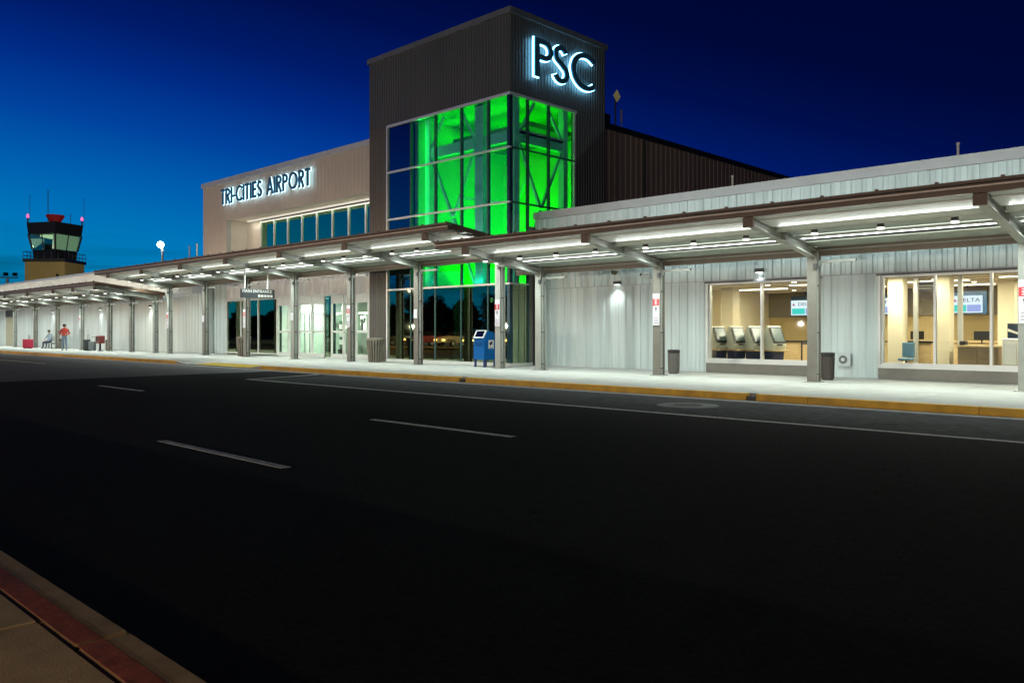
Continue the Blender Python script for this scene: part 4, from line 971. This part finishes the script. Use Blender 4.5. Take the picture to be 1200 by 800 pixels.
# ------------------------------------------------------------------ people, luggage, bench
skin = mat('skin', (.45, .26, .18), .6); jack = mat('red jacket', (.42, .045, .03), .8); jean = mat('blue jeans', (.16, .24, .34), .85); hair = mat('dark hair', (.03, .02, .015), .8)
shoe = mat('dark shoe', (.03, .03, .035), .6); greyj = mat('grey blue jacket', (.22, .27, .33), .85); navyp = mat('navy trousers', (.02, .035, .07), .85)
def person(J, loc, rz, label, top, legs):
    """J: joint -> (x, y, z, r); body grown from connected edges with a Skin modifier"""
    names = list(J); idx = {n: i for i, n in enumerate(names)}
    ed = [('pelvis', 'waist'), ('waist', 'chest'), ('chest', 'neck'), ('neck', 'jaw'), ('jaw', 'head'), ('head', 'crown')]
    for s in 'lr':
        ed += [('pelvis', 'hip'+s), ('hip'+s, 'knee'+s), ('knee'+s, 'ank'+s), ('ank'+s, 'toe'+s), ('chest', 'sho'+s), ('sho'+s, 'elb'+s), ('elb'+s, 'wri'+s), ('wri'+s, 'palm'+s)]
    for s in 'lr':                                   # five fingers from each palm
        w = Vector(J['wri'+s][:3]); p = Vector(J['palm'+s][:3]); d = (p-w).normalized()
        side = d.cross(Vector((0, 0, 1)) if abs(d.z) < .8 else Vector((1, 0, 0))).normalized()
        for k, (o, ln) in enumerate(((-.028, .055), (-.010, .07), (.010, .066), (.028, .052), (.045, .04))):
            base = p+side*o*.8-(d*.035 if k == 4 else Vector((0, 0, 0)))
            tip = base+(d+side*(.5 if k == 4 else o*3)+Vector((0, 0, -.25))).normalized()*ln
            n1, n2 = 'fb%s%d' % (s, k), 'ft%s%d' % (s, k)
            idx[n1] = len(names); names.append(n1); idx[n2] = len(names); names.append(n2)
            J[n1] = (*base, .010); J[n2] = (*tip, .008); ed += [('palm'+s, n1), (n1, n2)]
    me = bpy.data.meshes.new('person'); me.from_pydata([J[n][:3] for n in names], [(idx[a], idx[c]) for a, c in ed], [])
    o = bpy.data.objects.new('tmp', me); COL.objects.link(o)
    sk = o.modifiers.new('Skin', 'SKIN'); 
    if not me.skin_vertices: bpy.context.view_layer.update()
    if not me.skin_vertices:
        bm = bmesh.new(); bm.from_mesh(me); bm.verts.layers.skin.verify(); bm.to_mesh(me); bm.free()
    sv = me.skin_vertices[0].data
    for n in names:
        r = J[n][3]; sv[idx[n]].radius = r if isinstance(r, tuple) else (r, r)
    sv[idx['pelvis']].use_root = True
    ss = o.modifiers.new('Sub', 'SUBSURF'); ss.levels = 2; ss.render_levels = 2
    bpy.context.view_layer.update()
    m2 = bpy.data.meshes.new_from_object(o.evaluated_get(bpy.context.evaluated_depsgraph_get()))
    bpy.data.objects.remove(o); m2.materials.clear()
    for m in (top, legs, skin, shoe): m2.materials.append(m)
    pz = J['pelvis'][2]; toes = [Vector(J['toe'+s][:3]) for s in 'lr']; hands = [Vector(J['palm'+s][:3]) for s in 'lr']; nz_ = J['neck'][2]+.02
    lg = [Vector(J[k+s][:3]) for s in 'lr' for k in ('knee', 'ank', 'hip')]; ar = [Vector(J[k+s][:3]) for s in 'lr' for k in ('elb', 'wri')]
    for p in m2.polygons:
        c = p.center; p.use_smooth = True
        dl = min((c-v).length for v in lg); da = min((c-v).length for v in ar+[Vector(J['chest'][:3])])
        if c.z > nz_: i = 2
        elif min((c-h).length for h in hands) < .10: i = 2
        elif min((c-v).length for v in toes) < .2 and c.z < .12: i = 3
        elif c.z < pz+.03 and dl < da+.12: i = 1
        else: i = 0
        p.material_index = i
    t = thing('person', loc, label, 'person', rz=rz)
    o = bpy.data.objects.new('body', m2); COL.objects.link(o); o.parent = t
    h = Vector(J['head'][:3])
    hb = MB(); hb.lathe([(0.001, -.02), (.092, -.03), (.105, .03), (.10, .08), (.06, .125), (0.001, .14)], 16, (h.x-.012, h.y+.012, h.z+.0)).build('hair', hair, t, smooth=True)
    f = Vector((0, -1, 0)); fb = MB()
    fb.lathe([(0.001, -.012), (.012, 0), (0.001, .012)], 8, (h.x-.033, h.y-.095, h.z+.0)).lathe([(0.001, -.012), (.012, 0), (0.001, .012)], 8, (h.x+.033, h.y-.095, h.z+.0)).build('eyes', black, t)
    MB().hexa([(h.x-.015, h.y-.09, h.z-.045), (h.x+.015, h.y-.09, h.z-.045), (h.x+.008, h.y-.088, h.z-.045), (h.x-.008, h.y-.088, h.z-.045), (h.x-.006, h.y-.10, h.z+.01), (h.x+.006, h.y-.10, h.z+.01), (h.x+.006, h.y-.09, h.z+.01), (h.x-.006, h.y-.09, h.z+.01)]).build('nose', skin, t)
    MB().cbox((h.x, h.y-.093, h.z-.075), (.05, .012, .012)).build('mouth', mat('lips', (.3, .08, .07), .6), t)
    MB().lathe([(0.001, -.03), (.018, 0), (0.001, .03)], 8, (h.x-.105, h.y, h.z-.02)).lathe([(0.001, -.03), (.018, 0), (0.001, .03)], 8, (h.x+.105, h.y, h.z-.02)).build('ears', skin, t)
    return t
stand = {'pelvis': (0, 0, .96, (.15, .12)), 'waist': (0, 0, 1.12, (.155, .12)), 'chest': (0, 0, 1.36, (.17, .13)), 'neck': (0, -.01, 1.50, .065), 'jaw': (0, -.02, 1.57, .06), 'head': (0, -.02, 1.65, .095), 'crown': (0, -.01, 1.72, .075)}
for s, q in (('l', -1), ('r', 1)):
    stand.update({'hip'+s: (.09*q, 0, .90, .10), 'knee'+s: (.11*q, -.02, .50, .066), 'ank'+s: (.12*q, .01, .10, .048), 'toe'+s: (.13*q, -.15, .045, .042),
                  'sho'+s: (.19*q, 0, 1.41, .065), 'elb'+s: (.30*q, .03, 1.13, .052), 'wri'+s: (.14*q, -.20, 1.07, .034), 'palm'+s: (.08*q, -.24, 1.08, .026)})
person(stand, (-59.5, 18.75, .15), R(60), 'man standing in a red jacket and pale blue jeans near the suitcases', jack, jean)
sit = {'pelvis': (0, 0, .55, (.15, .13)), 'waist': (0, .0, .70, (.15, .12)), 'chest': (0, -.03, .98, (.17, .13)), 'neck': (0, -.06, 1.13, .06), 'jaw': (0, -.08, 1.19, .06), 'head': (0, -.09, 1.27, .095), 'crown': (0, -.08, 1.34, .075)}
for s, q in (('l', -1), ('r', 1)):
    sit.update({'hip'+s: (.10*q, -.05, .53, .10), 'knee'+s: (.14*q, -.44, .52, .068), 'ank'+s: (.15*q, -.46, .10, .048), 'toe'+s: (.16*q, -.62, .045, .042),
                'sho'+s: (.19*q, -.03, 1.03, .065), 'elb'+s: (.27*q, -.14, .78, .05), 'wri'+s: (.13*q, -.36, .66, .034), 'palm'+s: (.09*q, -.43, .64, .026)})
person(sit, (-67.6, 20.3, .15), R(25), 'seated traveller in a grey blue jacket and dark trousers on the far bench', greyj, navyp)
bn = thing('bench', (-68.2, 20.5, .15), 'low metal bench near the far end of the walkway', 'bench')
for i in range(4): MB().box(-69.4, -67.0, 20.24+i*.12, 20.34+i*.12, .56, .60).build('seat_slat', steel, bn)
for i in range(3): MB().box(-69.4, -67.0, 20.76, 20.79, .70+i*.12, .80+i*.12).build('back_slat', steel, bn)
for x in (-69.2, -67.2): MB().box(x-.03, x+.03, 20.25, 20.3, .15, .56).box(x-.03, x+.03, 20.68, 20.74, .15, 1.05).box(x-.03, x+.03, 20.3, 20.68, .5, .555).build('leg_frame', black, bn)
def suitcase(x, y, w, h, m, label, rz=.2):
    t = thing('suitcase', (x, y, .15), label, 'suitcase', 'luggage on the far walkway', rz=rz)
    MB().box(-w/2, w/2, -.13, .13, .05, h).build('shell', m, t, bevel=.03)
    for q in (-1, 1): MB().tube((q*w*.35, -.1, .03), (q*w*.35, .1, .03), .03, 10).build('wheel', black, t)
    MB().tube((-.1, .1, h), (-.1, .1, h+.3), .01, 6).tube((.1, .1, h), (.1, .1, h+.3), .01, 6).tube((-.1, .1, h+.3), (.1, .1, h+.3), .014, 6).build('handle', darkgrey, t)
    MB().box(-w*.4, w*.4, -.145, -.13, .15, h*.55).build('pocket', m, t, bevel=.01)
suitcase(-58.8, 19.9, .5, .75, mat('black case fabric', (.03, .04, .045), .8), 'black upright suitcase standing right of the man')
suitcase(-58.1, 20.0, .42, .62, mat('grey case', (.12, .15, .16), .7), 'smaller grey suitcase beside the black one', .6)
suitcase(-69.3, 19.3, .85, .7, mat('crimson bag', (.45, .02, .06), .7), 'crimson duffel case on the ground by the bench', .4)
suitcase(-70.4, 19.6, .6, .6, mat('blue bag', (.05, .09, .25), .7), 'dark blue case left of the crimson one', .1)
nb = thing('newspaper_box', (-57.2, 20.2, .15), 'dark red newspaper box on a pedestal between the suitcases and the far bin', 'newspaper box')
MB().box(-57.55, -56.95, 20.0, 20.4, .65, 1.15).build('box_shell', mat('dark red box', (.16, .03, .025), .5), nb, bevel=.02)
MB().box(-57.3, -57.2, 20.15, 20.25, .2, .65).box(-57.45, -57.05, 20.05, 20.35, .15, .2).build('pedestal', black, nb)
MB().box(-57.48, -57.02, 19.985, 19.998, .8, 1.08).build('window', mat('box window', (.1, .08, .07), .2), nb)

# ------------------------------------------------------------------ control tower
ct = thing('control_tower', (-131.2, 40.1, 0), 'airport control tower with a black cab and red beacon lights', 'tower', rz=R(45))
tblack = mat('black tower paint', (.008, .008, .01), .5)
sh = mat('tan tower render', (.34, .24, .09), .8, 0, .08, .5)
MB().box(-2.8, 2.8, -2.8, 2.8, 0, 11.3).build('shaft', sh, ct)
MB().box(1.6, 2.0, -2.83, -2.803, 8.6, 9.6).build('window', tblack, ct)
MB().box(-3.0, 3.0, -3.0, 3.0, 11.3, 11.75).build('catwalk', tblack, ct)
for q in range(4):
    a = q*math.pi/2; c_, s_ = math.cos(a), math.sin(a)
    rt = lambda x, y: (x*c_-y*s_, x*s_+y*c_)
    b = MB()
    for i in range(7):
        x = -2.95+i*5.9/6; p = rt(x, -2.95); b.tube((*p, 11.75), (*p, 12.75), .035, 6)
    for z in (12.2, 12.75): b.tube((*rt(-2.95, -2.95), z), (*rt(2.95, -2.95), z), .035, 6)
    b.build('railing', tblack, ct)
def ring(b, z0, r0, z1, r1, rot=R(-17), n=4):
    p0 = [(r0*math.cos(rot+math.pi/4+i*2*math.pi/n), r0*math.sin(rot+math.pi/4+i*2*math.pi/n), z0) for i in range(n)]
    p1 = [(r1*math.cos(rot+math.pi/4+i*2*math.pi/n), r1*math.sin(rot+math.pi/4+i*2*math.pi/n), z1) for i in range(n)]
    return b.add(p0+p1, [tuple(range(n)), tuple(range(n, 2*n))]+[(i, (i+1) % n, n+(i+1) % n, n+i) for i in range(n)])
ring(MB(), 11.75, 2.75, 13.1, 2.85).build('cab_base', tblack, ct)
ring(MB(), 15.35, 3.40, 17.0, 3.62).build('cab_roof', tblack, ct)
rot = R(-17)
cgl = glass('cab glass', (.7, .85, .8), .25)
for i in range(4):
    a0 = rot+math.pi/4+i*math.pi/2; a1 = a0+math.pi/2
    p = lambda a, r, z: Vector((r*math.cos(a), r*math.sin(a), z))
    A, B_, C_, D_ = p(a0, 2.85, 13.1), p(a1, 2.85, 13.1), p(a1, 3.40, 15.35), p(a0, 3.40, 15.35)
    MB().bar(A, D_, .2, .2).build('cab_corner_post', tblack, ct)
    MB().bar(A.lerp(B_, .5), D_.lerp(C_, .5), .1, .1).build('cab_mullion', tblack, ct)
    nrm = (B_-A).cross(D_-A).normalized()*.02
    MB().hexa([A-nrm, B_-nrm, C_-nrm, D_-nrm, A+nrm, B_+nrm, C_+nrm, D_+nrm]).build('cab_glass', cgl, ct)
MB().box(-1.4, 1.4, -1.4, 1.4, 15.0, 15.3).build('cab_ceiling_lamp', glow('cab light', (.85, .95, .6), 1.4), ct)
lb = [(1.75, -2.2, 13.2), (1.75, 2.2, 13.2), (2.05, 2.3, 15.3), (2.05, -2.3, 15.3), (1.65, -2.2, 13.2), (1.65, 2.2, 13.2), (1.95, 2.3, 15.3), (1.95, -2.3, 15.3)]
cr_, sr_ = math.cos(R(-17)), math.sin(R(-17))
MB().add([(x*cr_-y*sr_, x*sr_+y*cr_, z) for x, y, z in lb], [(0, 1, 2, 3), (7, 6, 5, 4), (0, 4, 5, 1), (2, 6, 7, 3), (1, 5, 6, 2), (0, 3, 7, 4)]).build('lit_blind', mat('pale lit blind', (.6, .68, .5), .8, emit=(.55, .68, .45), estr=.55), ct)
MB().box(-.9, 1.0, -1.2, .2, 13.1, 14.0).build('console', tblack, ct)
MB().lathe([(0.001, 17.0), (.6, 17.0), (.8, 17.4), (1.25, 18.15), (1.2, 18.3), (0.001, 18.35)], 20).build('red_drum', mat('dark red drum', (.18, .01, .012), .5, emit=(.3, .004, .008), estr=.15), ct)  # faint red emission added, the drum itself is no lamp
redl = glow('red obstruction light', (1, .06, .16), 4)
for ang in (R(28), R(-152)):
    c_ = Vector((3.45*math.cos(ang), 3.45*math.sin(ang), 0))
    MB().tube(c_+Vector((0, 0, 17)), c_+Vector((0, 0, 17.7)), .1, 8).build('beacon_post', tblack, ct)
    MB().lathe([(0.001, 17.7), (.13, 17.75), (.15, 18.0), (.08, 18.2), (0.001, 18.25)], 12, tuple(c_)).build('beacon', redl, ct)
    MB().tube(c_+Vector((.3, 0, 17)), c_+Vector((.3, 0, 21.0)), .03, 6).build('antenna', tblack, ct)
MB().tube((-.5, -1.0, 17), (-.5, -1.0, 21.8), .05, 6).tube((1.9, .6, 17), (1.9, .6, 18.6), .04, 6).build('antenna', tblack, ct)
light('POINT', 'cab_lamp', (0, 0, 14.6), 60, (.9, 1, .7), None, shadow_soft_size=.3).parent = ct

# flood light mast behind the roof
fm = thing('floodlight_mast', (-90, 38.2, 0), 'bright white floodlight on a mast behind the canopy', 'floodlight')
MB().tube((-90, 38.2, 0), (-90, 38.2, 10.6), .12, 8).build('mast', alu, fm)
MB().tube((-90.4, 38.2, 10.2), (-89.5, 38.2, 10.2), .06, 6).build('cross_arm', alu, fm)
MB().lathe([(0.001, -.35), (.32, -.12), (.35, .05), (.2, .3), (0.001, .34)], 14, (-90, 38.0, 10.85)).build('lamp_head', glow('flood white', (.9, 1, .95), 60), fm)
light('SPOT', 'flood_lamp', (-90.6, 38.1, 10.9), 16000, (.98, 1, .8), fm, shadow_soft_size=.3, spot_size=R(70), spot_blend=.5, rot=(R(88), 0, R(90)))
ms = thing('mast_lights', (-170, 44, 0), 'distant mast with a row of dark floodlights at the far left', 'light mast')
MB().tube((-170, 44, 0), (-170, 44, 11.0), .25, 8).build('mast', white, ms)
MB().bar((-170.8, 42, 11.2), (-169.4, 45.6, 11.2), .2, .2).build('cross_arm', black, ms)
for i in range(3): MB().cbox((-170.6+.5*i, 42.4+1.35*i, 11.8), (.6, .7, .6)).build('flood_head', black, ms)

# roof sign beyond the tower
rs = thing('roof_marker', (-22.6, 30.0, 9.8), 'yellow diamond plate on a pole above the dark roof', 'marker')
MB().tube((-22.6, 30.1, 9.8), (-22.6, 30.1, 12.0), .04, 6).build('pole', darkgrey, rs)
c = Vector((-22.5, 30.05, 12.05))
MB().prism([(-.24, 0), (0, -.27), (.24, 0), (0, .27)], lambda p: (c.x, c.y+p[0], c.z+p[1]), lambda p: (c.x+.05, c.y+p[0], c.z+p[1])).build('diamond', mat('yellow plate', (.42, .36, .16), .6, emit=(.35, .28, .12), estr=.25), rs)  # faint emission added so the unlit plate shows against the sky
MB().tube((-22.6, 30.55, 9.8), (-22.6, 30.55, 10.9), .02, 6).tube((-22.6, 30.55, 11.0), (-22.6, 30.55, 11.55), .05, 6).tube((-22.6, 30.55, 10.85), (-22.6, 30.55, 11.1), .02, 6).build('antenna', mat('grey whip', (.4, .4, .42), .5), rs)
t = tag(MB().box(-24, -22.2, 28.0, 29.2, 10.3, 11.0).build('roof_unit', black, None), 'black rooftop unit tucked against the back of the dark tower', 'roof unit')

# ------------------------------------------------------------------ across the road (seen in the reflections, plus added lamps)
sodium = (1, .55, .18)
def street_lamp(x, y, label, e, h=6.6, rz=0):
    t = thing('street_lamp', (x, y, 0), label, 'street lamp', 'sodium street lamps across the road')
    pm = mat('yellow lit pole paint', (.5, .38, .12), .5)
    MB().tube((x, y, 0), (x, y, h), .17, 10, .13).build('pole', pm, t)
    MB().tube((x, y, h), (x, y+1.1, h+.25), .05, 8).build('lamp_arm', pm, t)
    MB().box(x-.2, x+.2, y+1.0, y+1.75, h+.15, h+.35).build('lamp_head', darkgrey, t, bevel=.03)
    MB().box(x-.16, x+.16, y+1.05, y+1.7, h+.10, h+.148).build('lens', glow('sodium lens', sodium, 16), t)
    light('SPOT', 'street_glow', (x, y+1.4, h+.05), e, sodium, t, spot_size=R(160), spot_blend=.6, shadow_soft_size=.2, rot=(R(20), 0, 0))
    light('POINT', 'pole_fill', (x+.7, y+1.2, h-1.6), e*1.4, sodium, t, shadow_soft_size=.01)  # bare point light added to brighten the pole
street_lamp(-57.2, -3.2, 'sodium street lamp across the road opposite the main entrance', 900)
street_lamp(-50.5, -12.6, 'sodium lamp added to light the near end of the parked cars', 900)  # second lamp added to light the car bodies for the reflections
def lot_lamp(x, y, label, e=6800):
    t = thing('car_park_lamp', (x, y, 0), label, 'lamp post', 'low lamp posts across the car park')
    MB().tube((x, y, 0), (x, y, 2.1), .08, 8).build('post', darkgrey, t)
    MB().box(x-.3, x+.3, y-.05, y+.15, 2.0, 2.35).build('lamp_head', darkgrey, t, bevel=.02)
    MB().box(x-.25, x+.25, y+.152, y+.16, 2.04, 2.31).build('lens', glow('amber lens', (1, .62, .25), 12), t)
    light('SPOT', 'lamp_beam', (x, y+.4, 2.2), e, (1, .88, .72), t, spot_size=R(150), spot_blend=.5, shadow_soft_size=.08, rot=(R(90), 0, 0))
for x, lab in ((-118, 'low amber lamp post at the far end of the car park'), (-98, 'low amber lamp post by the largest tree'), (-78, 'low amber lamp post before the tall tree'), (-58, 'low amber lamp post before the near tree'), (-38, 'low amber lamp post opposite the dark tower'), (-18, 'low amber lamp post behind the photographer to the left'), (2, 'low amber lamp post straight behind the photographer'), (22, 'low amber lamp post behind the photographer to the right'), (42, 'low amber lamp post added far right to brighten the brown flank'), (62, 'farthest right low amber lamp post, added to brighten the brown flank')):
    lot_lamp(x, -36.5, lab)  # the two rightmost posts are added to brighten the brown flank wall
def car(x, y, rz, m, label):
    t = thing('parked_car', (x, y, 0), label, 'car', 'cars parked across the road', rz=rz)
    body = [(-2.2, .35), (-2.2, .75), (-1.5, .86), (-.9, 1.0), (1.7, 1.0), (2.15, .85), (2.2, .35)]
    MB().exty([(p[0], p[1]) for p in body], -.88, .88).build('body', m, t, bevel=.05)
    MB().hexa([(-.95, -.8, 1.0), (1.75, -.8, 1.0), (1.75, .8, 1.0), (-.95, .8, 1.0), (-.3, -.62, 1.45), (1.2, -.62, 1.45), (1.2, .62, 1.45), (-.3, .62, 1.45)]).build('cabin', mat('car glass', (.02, .025, .03), .08), t, bevel=.04)
    for wx in (-1.35, 1.35):
        for wy in (-.82, .82):
            w = MB().tube((wx, wy-.1, .33), (wx, wy+.1, .33), .33, 18).build('wheel', black, t); MB().tube((wx, wy-.11, .33), (wx, wy+.11, .33), .19, 14).build('rim', alu, w)
    for s in (-1, 1): MB().cbox((-2.2, .6*s, .66), (.06, .35, .14)).build('headlight', glow('added amber headlight glow', (1, .5, .12), 22), t); MB().cbox((2.2, .6*s, .75), (.06, .3, .14)).build('tail_light', redm, t)  # amber glow added to the parked cars for orange glints in the glass
bl = thing('added_bollard', (-2.4, -2.2, .15), 'unseen bollard light added behind the photographer to light the near pavement', 'bollard light')  # added out of view to light the near kerb and slabs
MB().tube((-2.4, -2.2, .15), (-2.4, -2.2, 1.0), .08, 14).build('post', darkgrey, bl); MB().tube((-2.4, -2.2, 1.0), (-2.4, -2.2, 1.14), .075, 14).build('lens', glow('sodium lens', sodium, 16), bl)
MB().tube((-2.4, -2.2, 1.14), (-2.4, -2.2, 1.18), .10, 14).build('bollard_cap', darkgrey, bl)
light('POINT', 'foreground_fill', (-2.4, -2.08, 1.25), 130, (1, .66, .32), bl, shadow_soft_size=.08)
car(-53, -8, R(-90), mat('silver car paint', (.5, .5, .5), .25, .6), 'silver car parked nose in, leftmost of the parked row')
car(-57, -8, R(-90), mat('white car paint', (.7, .7, .7), .3), 'white car parked second in the row across the road')
car(-61.5, -8, R(-90), mat('red car paint', (.3, .02, .02), .3, .3), 'red car parked third in the row across the road')
car(-48, -8, R(-90), mat('gold car paint', (.5, .4, .2), .3, .5), 'gold car parked at the near end of the row')
car(-66, -8, R(-90), mat('grey car paint', (.2, .2, .22), .3, .5), 'dark grey car parked at the far end of the row')
leafm = mat('dark foliage', (.04, .06, .025), .8, 0, .3, 2); bark = mat('bark', (.08, .06, .045), .9, 0, .2, 6, .5)
def leaf_crown(r, h, n):
    b = MB(); rn = random.Random(3)
    cl = [(rn.uniform(-.65, .65)*r, rn.uniform(-.65, .65)*r, rn.uniform(.2, .95)*h, rn.uniform(.25, .45)*r) for _ in range(22)]
    for _ in range(n):
        cx, cy, cz, cr = rn.choice(cl); d = Vector((rn.gauss(0, 1), rn.gauss(0, 1), rn.gauss(0, .8))).normalized()*cr*rn.random()**.4
        p = Vector((cx, cy, cz))+d; a = Vector((rn.gauss(0, 1), rn.gauss(0, 1), rn.gauss(0, 1))).normalized(); q = a.orthogonal().normalized(); s = .16*rn.uniform(.7, 1.6)
        w = a.cross(q); b.add([p-q*s, p+w*s*.5, p+q*s, p-w*s*.5], [(0, 1, 2, 3)])
    return b.mesh('crown', leafm)
rn = random.Random(11); b = MB()
for k in range(42):                              # distant wooded edge behind the car park
    cx = -330+k*9+rn.uniform(-2, 2); rr = rn.uniform(5, 8.5); hh = rn.uniform(4, 7.2)
    for _ in range(900):
        a = rn.uniform(0, 6.283); q = math.sqrt(rn.random()); e = rn.random()
        z = hh*e; wr = rr*math.sqrt(max(.02, 1-(e*.95)**2.2))*rn.uniform(.75, 1.05)
        p = Vector((cx+wr*q*math.cos(a), -62+.5*wr*q*math.sin(a), z)); n_ = Vector((rn.gauss(0, 1), rn.gauss(0, 1), rn.gauss(0, 1))).normalized()
        t1 = n_.orthogonal().normalized(); t2 = n_.cross(t1); sz = rn.uniform(.35, .8)
        b.add([p-t1*sz, p+t2*sz*.6, p+t1*sz, p-t2*sz*.6], [(0, 1, 2, 3)])
wd = b.build('wooded_edge', leafm)
tag(wd, 'dark wooded edge far behind the car park', 'trees', kind='stuff')
CR = leaf_crown(3.6, 6.0, 5200)
for i, (x, y, s, lab) in enumerate(((-70, -42, 1.0, 'dark tree across the car park, second from the near end'), (-80, -38, 1.15, 'tall dark tree in the middle of the row across the car park'), (-89, -45, .9, 'small dark tree across the car park beyond the tall one'),
        (-100, -40, 1.2, 'largest dark tree across the car park'), (-60, -46, 1.1, 'dark tree at the near end of the row across the car park'), (-112, -42, 1.0, 'dark tree toward the far end across the car park'), (-125, -46, 1.2, 'dark tree at the far end across the car park'), (-50, -40, .9, 'lone dark tree nearest the photographer across the car park'))):
    t = thing('tree', (x, y, 0), lab, 'tree', 'trees across the car park')
    MB().tube((x, y, 0), (x, y, 2.6*s), .28*s, 8, .18*s).tube((x, y, 2.5*s), (x+1.2*s, y+.4, 5*s), .14*s, 6, .05).tube((x, y, 2.5*s), (x-1.1*s, y-.5, 5.2*s), .14*s, 6, .05).tube((x, y, 2.5*s), (x+.2, y, 6.2*s), .13*s, 6, .04).build('trunk', bark, t)
    s *= .8; o = place('crown', CR, t, (x, y, 1.2*s), i*1.3); o.scale = (s, s, s)
